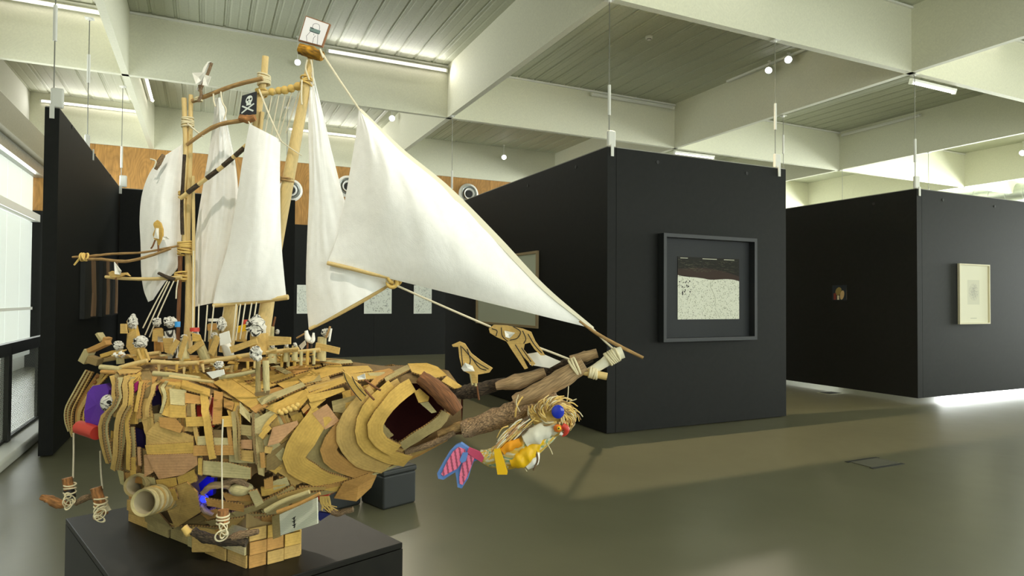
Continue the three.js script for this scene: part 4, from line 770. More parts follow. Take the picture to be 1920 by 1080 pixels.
// deck inside the bulwarks: rails and posts
{
  const deck = group('deck', ship);
  const shape = []; for (const px of [190, 240, 300, 400, 500, 600, 650]) { const s = loc(at(px, 668, 0))[0], q = sec(s); shape.push([s, q[0] + .003, q[2] * .5]); }
  const pos = [], idx = []; shape.forEach(([s, y, w]) => { for (const k of [-1, -.33, .33, 1]) { const P = wld(s, y - .012 * Math.abs(k), w * k * .5); pos.push(P.x, P.y, P.z); } });
  for (let i = 0; i < shape.length - 1; i++) for (let k = 0; k < 3; k++) { const a = i * 4 + k, b = a + 4; idx.push(a, a + 1, b, a + 1, b + 1, b); }
  const g = new THREE.BufferGeometry(); g.setAttribute('position', new THREE.Float32BufferAttribute(pos, 3)); g.setAttribute('uv', new THREE.Float32BufferAttribute(pos.flatMap((v, k) => k % 3 === 0 ? [v, pos[k + 2]] : []), 2)); g.setIndex(idx); g.computeVertexNormals(); mesh('deck_board', g, std({ color: 0xb88f45, map: cardTex, roughness: .95, side: THREE.DoubleSide }), deck);
  const rail = (f, o, r, m) => mesh('rail', prod(f, o, r, 8, .12), m, deck);
  rail([285, 678, 340, 681, 372, 680], .2, [4.5, 4], M.bamboo); rail([370, 681, 420, 673, 490, 662, 560, 655], .18, [4.5, 4], M.bamboo);
  rail([288, 700, 330, 704, 374, 710], .27, [5, 4.5], CB.p); rail([412, 708, 450, 702, 480, 696], .28, [4, 3.5], CB.p); rail([188, 688, 226, 692], .22, [5, 5], CB.p); rail([190, 697, 222, 699], .23, [4, 4], CB.o); rail([222, 690, 250, 682, 276, 676], .21, [4, 4], M.bamboo); rail([318, 706, 372, 713, 400, 716], .28, [3, 3], M.bamboo); rail([500, 668, 560, 660, 600, 656], .12, [4, 4], M.bamboo); rail([190, 676, 240, 668, 300, 662], .1, [4, 4], M.bamboo);
  for (let k = 0; k < 13; k++) { const x = 296 + k * 15 + rr(-5, 5), y = 690 - Math.max(0, k - 6) * 1.6 + rr(-4, 5), m = mesh('baluster', prod([x, y + 10, x + rr(-3, 3), y - rr(2, 8)], rr(.14, .22), [rr(2, 4), 3], 7, .3), k % 3 ? CB.y : M.bamboo, deck); }
  for (let k = 0; k < 6; k++) mesh('baluster', prod([528 + k * 12, 688 - k, 529 + k * 12, 662 - k], .16, [3, 3.5], 7, .2), k % 2 ? CB.p : CB.y, deck);
  for (let k = 0; k < 70; k++) { const x = rr(200, 590), y = rr(664, 694) + (x > 300 && x < 480 ? 4 : 0), a = rr(-.35, .2), L = rr(8, 22); const ps = [at(x, y, rr(.1, .2)), at(x + L, y + a * L, rr(.1, .2))]; mesh('deck_shaving', ribbon(ps, ps.map(() => V(0, .8, .6).normalize()), [.006 + rnd() * .01, .006], .003), CB[pick(['y', 'o', 'y', 't', 'p'])], deck); }
  for (const [x, y, o, w, h, t, m] of [[163, 668, .1, 14, 26, .5, 'p'], [186, 650, .12, 40, 9, -.42, 'o'], [200, 640, .1, 8, 16, .3, 'o'], [190, 632, .08, 6, 18, -.6, 'p'], [178, 676, .14, 22, 14, .3, 'd'], [205, 664, .12, 26, 8, -.3, 'y']]) { const c = at(x, y, o), k = mpp(c), b = new RoundedBoxGeometry(w * k, h * k, .03, 1, .002); b.rotateZ(-t); b.rotateY(-SA); b.translate(c.x, c.y, c.z); mesh('stern_block', b, CB[m], deck); }
}

/* ------------------------------------------------ masts and yards */
{
  const part = (name, g, m) => mesh(name, g, m, ship);
  const wraps = (px, py, o, rpx, n, host, mat = M.string, tilt = .2) => { const c = at(px, py, o), r = rpx * mpp(c); for (let k = 0; k < n; k++) { const t = new THREE.TorusGeometry(r, r * .16, 6, 16); t.rotateX(Math.PI / 2 + rr(-tilt, tilt)); t.rotateZ(rr(-tilt, tilt)); t.translate(c.x, c.y + (k - n / 2) * r * .3, c.z); mesh('lashing', t, mat, host); } };
  const m1 = part('mizzen_mast', prod([358, 178, 356, 300, 352, 460, 355, 560, 352, 660], 0, [4, 4.5, 5, 7, 8], 10, .08), M.bamboo);
  mesh('side_stick', prod([345, 184, 348, 300, 344, 380, 346, 470], .01, [4.5, 4, 4], 8, .12), M.bamboo, m1);
  mesh('side_stick', prod([346, 290, 341, 380, 342, 440], .02, [3, 3], 8, .2), M.barkDark, m1);
  mesh('side_stick', prod([338, 480, 336, 560, 333, 650], .02, [4, 3], 8, .2), M.redwood, m1);
  mesh('side_stick', prod([362, 330, 363, 470, 362, 640], .02, [3, 3], 8, .1), M.bamboo, m1);
  wraps(352, 228, 0, 10, 6, m1); wraps(345, 365, 0, 9, 5, m1, M.twine); wraps(347, 463, .01, 12, 7, m1, M.twine); wraps(340, 517, .01, 11, 5, m1, M.twine);
  const m2 = part('main_mast', prod([498, 106, 494, 150, 485, 200, 470, 320, 448, 470, 430, 600, 424, 660], -.02, [6, 6, 7, 8, 10, 13, 13], 12, .06), M.bamboo);
  mesh('side_stick', prod([492, 210, 486, 260, 470, 380], -.01, [4, 4], 8), M.bamboo, m2);
  wraps(495, 148, -.02, 11, 6, m2); wraps(490, 172, -.02, 10, 4, m2, M.twine);
  const m3 = part('fore_mast', prod([582, 110, 576, 150, 560, 235, 540, 340, 516, 470, 498, 590, 488, 660], .02, [5, 8, 10, 11, 12, 13, 13], 14), M.bamboo);
  wraps(575, 152, .02, 11, 4, m3, M.twine, .4); wraps(537, 335, .02, 13, 2, m3, M.stick);
  const y1 = part('yard', prod([360, 190, 392, 178, 440, 160, 492, 147], .02, [4, 4, 4, 4], 10, .12), M.stick);
  wraps(372, 186, .02, 7, 3, y1);
  part('yard', prod([350, 272, 380, 250, 410, 234, 452, 226, 466, 222], .03, [3, 4, 4.2, 4.5], 10, .12), M.stick);
  const y3 = part('yard', prod([338, 372, 380, 340, 420, 310, 462, 272], .035, [4, 4], 9), M.bamboo);
  for (const t of [[352, 361, 372, 346], [388, 334, 408, 319], [418, 311, 436, 296], [441, 292, 458, 277]]) { const m = mesh('black_band', prod([...t], .035, [4.6, 4.6], 9), M.barkDark, y3); m.userData.label = 'dark bark band'; }
  const y4 = part('yard', prod([488, 176, 530, 170, 572, 156], 0, [4.5, 4.5], 9, .1), M.bamboo);
  for (const [x, y, r] of [[510, 172, 7], [523, 170, 7], [534, 169, 8], [546, 166, 7.5], [559, 162, 8]]) { const c = at(x, y, 0), g = new THREE.SphereGeometry(r * mpp(c), 14, 10); g.translate(c.x, c.y, c.z); mesh('cord_knob', g, M.twine, y4); }
  const y5 = part('boom', prod([136, 482, 160, 481, 210, 476, 270, 473, 335, 461], .05, [2, 2.4, 2, 2], 8, .25), M.stick);
  mesh('lower_twig', prod([150, 486, 190, 486, 235, 490, 280, 480, 320, 466], .06, [2.6, 2.8, 2.4], 8, .25), M.stick, y5);
  for (let k = 0; k < 4; k++) { const c = at(153 + k * 3, 482, .055), t = new THREE.TorusGeometry(.013, .0035, 6, 14); t.rotateY(Math.PI / 2 + rr(-.5, .5)); t.rotateZ(rr(-.4, .4)); t.translate(c.x, c.y, c.z); mesh('lashing', t, M.twine, y5); }
  mesh('twig_end', prod([150, 484, 143, 492, 139, 497], .055, [2, 1.5], 6), M.twine, y5);
  part('boom', prod([198, 519, 230, 522, 280, 523, 340, 520], .04, [3, 3.5], 9, .12), M.bamboo);
  mesh('boom_peg', prod([297, 512, 312, 519, 326, 524], .055, [3, 4], 8, .3), M.barkDark, ship);
  part('gaff', prod([292, 318, 299, 304, 307, 290], .01, [3, 5, 3.5], 8, .25), M.bark);
  part('sail_stick', prod([614, 493, 660, 504, 700, 514, 740, 522], .085, [4, 3.5], 8, .1), M.bamboo);
  part('sail_stick', prod([580, 617, 640, 586, 700, 552, 738, 529], .03, [3, 4, 3], 8, .15), M.bamboo);
  part('sail_stick', prod([400, 573, 460, 567, 540, 557], .055, [4, 5], 8, .05), M.bamboo);
  part('jib_spar', prod([1086, 602, 1120, 626, 1160, 648, 1206, 671], .1, [2, 3.5, 3.5, 3], 8, .12), M.stick);
  const kn = mesh('knot', new THREE.TorusKnotGeometry(.016, .007, 48, 6).translate(...at(738, 526, .07).toArray()), M.twine, ship);

  /* sails */
  const wr = (t, j, f, a) => .5 * a * noise.noise(t * f, j * 3, f) + a * .22 * noise.noise(t * f * 2.3, j * 7, 3);
  const sail = (left, right, off, hem) => { const P = cloth(left, right, off), s = mesh('sail', clothGeo(P, .002), M.linen, ship); if (hem) { const c = P.map(r => r[r.length - 1].clone().addScaledVector(SN, .002)); mesh('hem', ribbon(c, c.map(() => SN.clone().addScaledVector(SE, .3).normalize()), c.map((_, i) => .008 + .013 * Math.sin(i / c.length * Math.PI)), .004), M.hem, s); } return s; };
  sail([300, 298, 281, 324, 267, 362, 262, 410, 264, 460, 265, 510, 270, 545, 278, 566], [346, 268, 345, 310, 344, 350, 342, 400, 340, 450, 334, 500, 310, 528, 287, 562], (t, j) => -.03 + .05 * Math.sin(t * Math.PI) * Math.sin(j * Math.PI) + wr(t, j, 5, .012));
  sail([404, 184, 397, 250, 384, 330, 371, 410, 362, 490, 361, 576], [416, 182, 430, 250, 442, 310, 447, 380, 440, 460, 420, 564], (t, j) => -.06 + .03 * Math.sin(t * Math.PI) + wr(t, j, 7, .018));
  sail([468, 232, 455, 300, 443, 380, 428, 460, 408, 530, 400, 570], [526, 262, 525, 330, 526, 400, 528, 460, 532, 510, 537, 560], (t, j) => .055 + .05 * Math.sin(t * Math.PI) * Math.sin(.3 + j * 2.6) + wr(t, j, 6, .008));
  sail([580, 136, 578, 230, 580, 350, 576, 450, 574, 540, 579, 617], [586, 134, 606, 215, 626, 300, 655, 400, 700, 480, 737, 528], (t, j) => .02 + .05 * Math.sin(t * Math.PI) * j + wr(t, j, 6, .014));
  sail([673, 206, 666, 262, 656, 322, 645, 385, 632, 445, 614, 494], [676, 206, 752, 282, 836, 352, 930, 446, 1020, 540, 1112, 616], (t, j) => .07 + .1 * Math.sin(t * Math.PI) * Math.sin(j * Math.PI * .9) * (1 - .3 * t) + wr(t + j * .6, j, 7, .02) * (.4 + .6 * Math.sin(j * Math.PI)), true);

  /* ropes */
  const rope = (f, o, r = 1.5) => part('rope', prod(f, o, [r, r], 6), M.rope);
  rope([604, 100, 640, 155, 675, 207], [.03, .06], 2); rope([1108, 613, 1130, 636, 1152, 656], .1, 2); rope([738, 533, 830, 574, 920, 613], [.07, .1], 2); rope([1000, 648, 1040, 663, 1068, 674], .1, 2);
  for (const [a, b, c, d] of [[510, 180, 497, 250], [523, 178, 508, 258], [535, 176, 516, 268], [547, 174, 522, 262], [561, 170, 536, 250]]) rope([a, b, (a + c) / 2, (b + d) / 2, c, d], 0, 1.2);
  rope([486, 168, 505, 216, 527, 265], [.03, .06], 1.5); rope([527, 265, 545, 278, 566, 292], .05, 1);
  for (const [a, b, c, d] of [[389, 572, 384, 640], [401, 572, 394, 640], [443, 570, 436, 638], [451, 570, 442, 638], [460, 569, 450, 636], [472, 568, 461, 636], [481, 567, 471, 632], [373, 570, 371, 640], [363, 470, 361, 640]]) rope([a, b, (a + c) / 2, (b + d) / 2, c, d], .12, 1.4);
  for (const [a, b, c, d] of [[314, 527, 268, 615], [318, 528, 272, 628], [326, 527, 280, 632], [334, 525, 330, 560]]) rope([a, b, (a + c) / 2 - 1, (b + d) / 2, c, d], .06, 1.3);
  rope([400, 176, 401, 190, 404, 200], .03, 1.5); rope([414, 172, 417, 192, 424, 206, 420, 224], .03, 1.5); rope([576, 112, 573, 128, 580, 150], .04, 1.6); rope([583, 112, 586, 130, 588, 160], .04, 1.6); rope([466, 228, 470, 236, 468, 262], .05, 1.3); rope([566, 150, 565, 180, 566, 196], .05, 1.8); rope([282, 298, 292, 302, 289, 314], .03, 1.5); rope([738, 525, 728, 530, 722, 516], .08, 1.6);
  rope([352, 232, 368, 246, 382, 256], .03, 1.6);

  /* bowsprit of driftwood */
  const bow = group('bowsprit', ship), log = (f, o, r, m, kn = .18) => mesh('driftwood_log', prod(f, o, r, 14, kn), m, bow);
  log([868, 806, 930, 786, 985, 764, 1042, 738], .12, [16, 19, 20, 18], M.bark, .3); log([966, 756, 1010, 735, 1060, 706, 1096, 684], .13, [15, 18, 18, 14], M.drift, .16); log([846, 738, 890, 732, 950, 716], .06, [10, 13, 8], M.barkDark, .45); log([930, 724, 970, 716, 1022, 698], .09, [7, 15, 8], M.drift, .25);
  log([788, 706, 812, 724, 838, 748, 858, 772], .2, [12, 16, 17, 12], M.redwood, .14); log([822, 814, 862, 800, 900, 788], .12, [7, 9, 6], M.stick, .3); log([990, 706, 1040, 690, 1110, 668], .05, [8, 10, 11], M.barkDark, .3); log([1070, 676, 1098, 668, 1120, 662], .08, [9, 10, 8], M.drift, .2); log([760, 848, 810, 832, 852, 812], .14, [5, 6, 5], M.bark, .3); log([846, 812, 900, 800, 960, 775], .1, [5, 6, 5], M.redwood, .4);
  mesh('wrapped_stick', prod([1104, 698, 1130, 682, 1152, 666, 1168, 660], .12, [8, 9, 12, 11], 12, .06), M.hem, bow);
  mesh('cane_piece', prod([1084, 694, 1110, 700, 1138, 706], .13, [7, 7], 12), M.bamboo, bow);
  const w2 = (x, y, o, r, n, dx, dy, mat = M.string) => { const d = at(x + dx, y + dy, o).sub(at(x, y, o)).normalize(); for (let k = 0; k < n; k++) { const c = at(x + dx * k, y + dy * k, o), t = new THREE.TorusGeometry(r * mpp(c), .0042, 6, 18); t.applyQuaternion(new THREE.Quaternion().setFromUnitVectors(V(0, 0, 1), d.clone().add(V(rr(-.2, .2), rr(-.2, .2), 0)).normalize())); t.translate(c.x, c.y, c.z); mesh('binding', t, mat, bow); } };
  w2(1106, 698, .13, 9, 5, 3, .8); w2(1140, 674, .12, 12, 6, 3.4, -2); w2(1076, 690, .13, 17, 3, 3, -1.6); w2(1083, 699, .13, 8, 2, 2.4, .6, M.black);
  const ws = [[984, 664, .1], [1010, 660, .1], [1052, 678, .1], [1030, 690, .1], [994, 684, .1]].map(p => at(...p)); mesh('paper_scrap', slab(ws, SN, .003), M.paper, bow);
  mesh('peg', prod([898, 750, 892, 712, 886, 690], .1, [2, 2], 6), M.redwood, bow);
}

/* ------------------------------------------------ masthead board and skull card */
{
  const g = tag(group('masthead_board'), 'small framed line drawing of a hatted figure fixed to the top of the foremast', 'picture');
  const P = [[575, 31], [621, 47], [606, 90], [561, 78]].map(p => at(p[0], p[1], .03)), n = P[1].clone().sub(P[0]).cross(P[3].clone().sub(P[0])).normalize(); if (n.dot(SN) < 0) n.negate();
  mesh('board', slab(P, n, .008), std({ color: 0x8a5f3d, roughness: .8 }), g);
  const c = P.reduce((a, p) => a.add(p), V(0, 0, 0)).multiplyScalar(.25), Q = P.map(p => p.clone().lerp(c, .09).addScaledVector(n, .0085));
  const t = canvasTex(192, 224, (x, W, H) => { x.fillStyle = '#e6e4e6'; x.fillRect(0, 0, W, H); x.strokeStyle = '#3a3a40'; x.lineWidth = 3; x.beginPath(); x.moveTo(72, 88); x.lineTo(72, 50); x.quadraticCurveTo(80, 26, 112, 30); x.quadraticCurveTo(132, 36, 132, 88); x.stroke(); x.fillStyle = '#6f8580'; x.fillRect(56, 80, 88, 34); x.fillStyle = '#2e3538'; x.fillRect(56, 78, 30, 9); x.fillRect(60, 112, 78, 7); x.beginPath(); x.moveTo(66, 122); x.lineTo(46, 170); x.lineTo(62, 216); x.moveTo(132, 122); x.lineTo(150, 214); x.moveTo(116, 140); x.lineTo(106, 168); x.lineTo(110, 216); x.moveTo(96, 128); x.lineTo(104, 140); x.stroke(); });
  const s = printUV(slab(Q, n, .002), Q[0], Q[1], Q[3]);
  mesh('drawing', s, std({ map: t, roughness: .8 }), g);
  mesh('wood_block', prod([562, 92, 582, 98, 604, 106], .03, [10, 12, 9], 12, .22), std({ map: tex(64, 64, (u, v) => { const k = .8 + .6 * tn(u, v, 16, 3); return [clamp(.72 * k), clamp(.52 * k), clamp(.12 * k)]; }), roughness: .9 }), g);
  mesh('cord', prod([600, 92, 603, 100, 606, 108], .05, [2, 2], 6), M.rope, g);
}
{
  const g = tag(group('skull_card'), 'black card painted with a white skull between the main mast and the upper yard', 'card');
  const P = [[455, 180], [482, 172], [481, 214], [449, 220]].map(p => at(p[0], p[1], .03)), n = SN.clone();
  const t = canvasTex(128, 176, (x, W, H) => { x.fillStyle = '#22252a'; x.fillRect(0, 0, W, H); x.strokeStyle = '#cfd6cf'; x.lineWidth = 12; x.beginPath(); x.moveTo(14, 90); x.lineTo(108, 150); x.moveTo(112, 92); x.lineTo(18, 150); x.stroke(); x.fillStyle = '#d3dad3'; x.beginPath(); x.ellipse(70, 52, 30, 34, 0, 0, 7); x.fill(); x.fillRect(52, 76, 38, 22); x.fillStyle = '#1c1f22'; x.beginPath(); x.ellipse(58, 50, 9, 10, 0, 0, 7); x.ellipse(84, 50, 9, 10, 0, 0, 7); x.fill(); x.fillRect(66, 66, 8, 10); x.fillRect(10, 156, 110, 8); });
  const s = printUV(slab(P, n, .004), P[0], P[1], P[3]);
  mesh('card', s, std({ map: t, roughness: .8 }), g); mesh('clip', prod([450, 220, 464, 224, 478, 220], .04, [6, 8, 6], 10, .2), M.cork, g);
}

/* ------------------------------------------------ crew of rolled card and crumpled paper */
function crew(label, o) {
  const g = tag(group('crew_figure'), label, 'figure', 'crew figures on the deck');
  const off = o.off ?? .15;
  if (o.tube) { const [x0, y0, x1, y1, r] = o.tube; mesh('body', prod([x0, y0, x1, y1], off, [r, r * .9], 12), o.bodyMat || CB.p, g); }
  if (o.wrap) for (const f of o.wrap) { const ps = pairs(f.slice(0, 8)).map(p => at(p[0], p[1], off + .035)); mesh('card_wrap', slab(ps, SN, .004), f[8] || CB.t, g); }
  if (o.head) { const [x, y, rx, ry, k] = o.head, c = at(x, y, off + .012), m = mpp(c), h = new THREE.IcosahedronGeometry(1, 3), P = h.attributes.position; for (let i = 0; i < P.count; i++) { const v = V(P.getX(i), P.getY(i), P.getZ(i)), q = .95 + .4 * noise.noise(v.x * 2.2 + x, v.y * 2.2, v.z * 2.2); P.setXYZ(i, v.x * rx * m * q, v.y * ry * m * q, v.z * rx * m * .8 * q); } h.computeVertexNormals(); h.rotateY(-SA); h.translate(c.x, c.y, c.z); mesh('head', h, scribbles[k % 4], g); }
  for (const a of o.arms || []) mesh('arm', prod(a.slice(0, 4), off + .03, [a[4] || 3, a[4] || 3], 7), a[5] || CB.t, g);
  for (const a of o.planks || []) { const ps = pairs(a).map(p => at(p[0], p[1], off + .045)); mesh('arm_plank', slab(ps, SN, .007), CB.t, g); }
  if (o.hat) { const [x, y, w, h, m] = o.hat, c = at(x, y, off + .02), k = mpp(c), b = new THREE.CylinderGeometry(w * k * .5, w * k * .5, h * k, 18); b.translate(c.x, c.y, c.z); mesh('cap', b, m, g); }
  return g;
}
crew('tall leaning card figure with a long paper face, beside the stern ropes', { off: .1, tube: [268, 690, 246, 600, 9], head: [249, 604, 9, 14, 0], bodyMat: CB.y, wrap: [[240, 625, 256, 618, 262, 690, 238, 650, CB.t]], planks: [[228, 607, 238, 607, 240, 625, 228, 625]] });
crew('round-faced card figure in front of the tall leaning one', { off: .17, tube: [266, 682, 264, 650, 8], head: [264, 641, 13, 12, 2], bodyMat: CB.y, arms: [[258, 655, 266, 675, 2.5], [272, 655, 280, 676, 2.5]] });
crew('small figure of crumpled paper balls at the stern gun', { off: .14, tube: [226, 682, 224, 655, 7], head: [222, 648, 10, 9, 3], arms: [[214, 664, 222, 668, 4, M.paper], [226, 660, 232, 668, 5, M.paper]] });
crew('figure with a scribbled white face holding a box', { off: .06, tube: [298, 660, 296, 615, 8], head: [294, 604, 8, 9, 1], bodyMat: CB.o, wrap: [[297, 630, 318, 630, 318, 641, 297, 641, M.paper], [288, 618, 306, 616, 308, 640, 286, 640, CB.t]] });
crew('figure of crumpled newsprint with a blue bottle cap', { off: .09, tube: [326, 672, 318, 620, 10], head: [319, 604, 12, 11, 0], bodyMat: scribbles[2], hat: [333, 608, 10, 10, std({ color: 0x2f8fd0, roughness: .4 })], wrap: [[306, 634, 326, 634, 320, 664, 310, 660, CB.t], [327, 634, 336, 646, 333, 652, 326, 640, M.paper]] });
crew('slim rolled card tube with crossed card arms', { off: .18, tube: [346, 676, 344, 640, 9], bodyMat: CB.p, wrap: [[334, 668, 346, 628, 354, 632, 340, 674, CB.t], [318, 654, 330, 636, 338, 640, 324, 666, CB.t]], head: [345, 634, 7, 8, 1] });
crew('figure with a flat red cap', { off: .15, tube: [386, 676, 372, 640, 9], bodyMat: CB.p, head: [366, 630, 8, 9, 3], hat: [365, 618, 17, 7, M.red], wrap: [[352, 656, 378, 636, 384, 646, 358, 664, CB.t], [361, 624, 376, 628, 380, 640, 362, 640, CB.y]] });
crew('white paper figure with a scribbled oval head', { off: .13, tube: [430, 668, 420, 636, 9], bodyMat: M.paper, head: [416, 608, 9, 13, 0], wrap: [[412, 626, 430, 620, 434, 642, 414, 648, M.paper], [392, 660, 406, 628, 414, 634, 402, 668, CB.t]] });
crew('biggest head, white haired and frowning, in front of the foremast', { off: .17, tube: [488, 664, 486, 625, 18], bodyMat: CB.t, head: [481, 612, 18, 21, 2], planks: [[432, 650, 482, 634, 484, 644, 436, 662], [505, 630, 546, 632, 546, 645, 506, 648]] });
crew('post figure with a white scribbled card face standing on the fore roof', { off: .28, tube: [484, 738, 484, 676, 5], bodyMat: CB.g, head: [480, 663, 12, 15, 3], arms: [[500, 736, 498, 676, 6, CB.p], [490, 714, 490, 688, 2, M.redwood]], wrap: [[478, 736, 506, 732, 505, 740, 480, 743, CB.b]] });
crew('tiny scribbled head over a white paper ruff on the rail', { off: .29, tube: [410, 706, 410, 694, 5], bodyMat: M.paper, head: [410, 684, 9, 8, 1], wrap: [[388, 698, 420, 692, 422, 702, 400, 710, M.paper]] });
crew('tube figure with one long plank arm at the fore end of the deck', { off: .06, tube: [602, 676, 604, 632, 9], bodyMat: CB.p, head: [611, 624, 9, 9, 0], planks: [[594, 642, 638, 652, 636, 664, 592, 654]], arms: [[611, 634, 619, 612, 2, M.stick], [617, 640, 621, 616, 2, M.paper]] });
crew('curling card figure behind the biggest head', { off: -.04, tube: [506, 640, 508, 612, 7], bodyMat: CB.p, arms: [[512, 612, 516, 594, 2, M.redwood]], head: [520, 622, 4, 5, 2] });
for (const [i, x, y] of [[0, 510, 680], [1, 536, 678], [2, 552, 676]]) crew(['stub of white card roll with a notch', 'middle stub of white card roll along the fore rail', 'stub of white card roll closest to the heron'][i], { off: .17, tube: [x, y, x + 1, y - 28, [9, 5, 6][i]], bodyMat: CB.p, head: [x + 1, y - 30, 4, 4, i], arms: [[x - 5, y - 20, x + 8, y - 22, 2]] });
crew('card barrel with a red and a yellow bottle cap under the ropes', { off: .04, tube: [452, 640, 454, 612, 10], bodyMat: CB.t, hat: [460, 604, 9, 9, M.red], wrap: [[444, 612, 464, 607, 462, 620, 446, 624, M.yellow]] });
crew('card crate figure with an orange lid beside the main mast', { off: .0, tube: [402, 640, 402, 606, 11], bodyMat: CB.p, hat: [402, 600, 22, 5, M.paper], wrap: [[390, 608, 412, 606, 412, 618, 390, 620, CB.o]] });
crew('upright card pair of folded arms between the red cap and the white figure', { off: .12, tube: [398, 674, 400, 636, 8], bodyMat: CB.t, wrap: [[390, 664, 402, 628, 412, 632, 404, 668, CB.g]], head: [402, 628, 6, 6, 3] });

/* ------------------------------------------------ birds */
function bird(label, flat, off, o = {}) {
  const g = tag(group(o.name || 'cardboard_bird'), label, 'bird');
  cutout(flat, off, .008, o.mat || CB.t, g, 'body');
  for (const l of o.legs || []) mesh('leg', prod(l.slice(0, l.length), off + .004, [o.legR || 1.6, o.legR || 1.6], 6), o.legMat || M.redwood, g);
  for (const w of o.wings || []) { const ps = pairs(w).map((p, i) => at(p[0], p[1], off + .012 + (i % 2) * .012)); mesh('wing', slab(ps, SN, .003), o.wingMat || M.paper, g); }
  for (const l of o.lines || []) mesh('ink_line', prod(l, off + .0085, [.9, .9], 5), M.black, g);
  return g;
}
bird('upright card bird with a pale belly perched on the twin twig boom', [291, 418, 297, 413, 303, 418, 307, 430, 307, 442, 302, 454, 299, 460, 297, 452, 291, 448, 289, 440, 293, 430, 290, 422], .055, { mat: CB.y, wings: [[289, 446, 293, 428, 298, 428, 298, 448], [306, 444, 313, 444, 318, 448, 305, 450]], legs: [[291, 450, 286, 462, 283, 466], [296, 452, 297, 466, 297, 474]] });
bird('swooping card bird with a raised white wing on the lower boom', [206, 511, 213, 508, 218, 512, 230, 512, 240, 511, 246, 518, 238, 515, 226, 520, 214, 521, 208, 516], .05, { mat: CB.t, wings: [[215, 491, 228, 508, 226, 515, 216, 514]], legs: [[218, 518, 217, 524]] });
bird('white paper gull on a twig at the top of the mizzen mast', [398, 117, 393, 120, 386, 136, 380, 152, 374, 164, 369, 170, 374, 160, 378, 146, 384, 128, 392, 117], .03, { mat: M.paper, wings: [[361, 137, 384, 136, 378, 152, 368, 158], [384, 140, 396, 144, 390, 162, 380, 160]], wingMat: M.paper, legs: [[374, 160, 377, 178, 372, 190], [397, 118, 388, 142, 374, 172]], legR: 3, legMat: M.bark });
bird('card bird with a drooping beak and inked outline standing on the bowsprit', [848, 646, 862, 640, 872, 644, 884, 662, 902, 676, 924, 690, 918, 698, 896, 702, 896, 718, 886, 718, 884, 702, 868, 694, 862, 670, 860, 650, 850, 650], .16, { mat: CB.t, wings: [[865, 690, 872, 680, 886, 686, 890, 696, 870, 696]], legs: [[882, 700, 886, 722], [892, 700, 892, 724]], legR: 2.4, legMat: CB.p, lines: [[864, 648, 866, 668, 868, 688], [866, 650, 890, 676, 916, 692], [876, 654, 882, 676, 878, 690], [884, 670, 900, 690, 912, 694]] });
bird('long-snouted card animal with inked coat and tall legs on the bowsprit', [917, 616, 926, 609, 950, 610, 980, 616, 996, 622, 1004, 640, 1016, 656, 1022, 666, 1014, 666, 1002, 654, 994, 642, 984, 645, 982, 655, 1004, 682, 998, 686, 976, 662, 970, 650, 990, 690, 984, 692, 960, 656, 950, 640, 932, 632, 919, 624], .14, { name: 'cardboard_animal', mat: CB.t, wings: [[946, 620, 966, 624, 956, 634, 948, 632]], lines: [[922, 616, 932, 620, 930, 630], [940, 614, 942, 630, 952, 640], [962, 612, 976, 622, 970, 634, 956, 638], [980, 620, 986, 636, 982, 644], [990, 626, 1002, 646, 1016, 662], [966, 646, 984, 674], [978, 652, 996, 678]] });
bird('card bird lying on the fore roof with a red stick beak', [644, 696, 652, 700, 660, 708, 676, 722, 688, 738, 682, 752, 676, 750, 668, 736, 656, 722, 646, 710], .29, { mat: CB.y, wings: [[670, 706, 684, 700, 686, 710, 672, 712]], legs: [[684, 712, 700, 724, 714, 732], [684, 730, 694, 742, 702, 750]], legMat: M.redwood, legR: 2.2, lines: [[644, 698, 650, 714, 664, 736, 678, 752], [660, 706, 668, 722, 678, 734, 686, 742]] });
{
  const g = tag(group('cardboard_heron'), 'stick-legged heron of bark and white paper below the staysail tack', 'bird');
  mesh('body', prod([574, 620, 578, 636, 586, 640, 588, 624], .1, [3, 6, 5, 2], 8, .3), M.paper, g);
  mesh('leg', prod([577, 640, 576, 664, 576, 684], .1, [2, 2.4], 6, .2), M.redwood, g); mesh('leg', prod([585, 636, 583, 664, 588, 686], .1, [2, 2.4], 6, .2), M.barkDark, g);
  mesh('beak', prod([556, 634, 574, 624], .1, [1.6, 2], 6), M.stick, g); mesh('wing', slab([[561, 648, .1], [572, 638, .12], [574, 646, .11], [566, 656, .1]].map(p => at(...p)), SN, .003), M.paper, g);
}

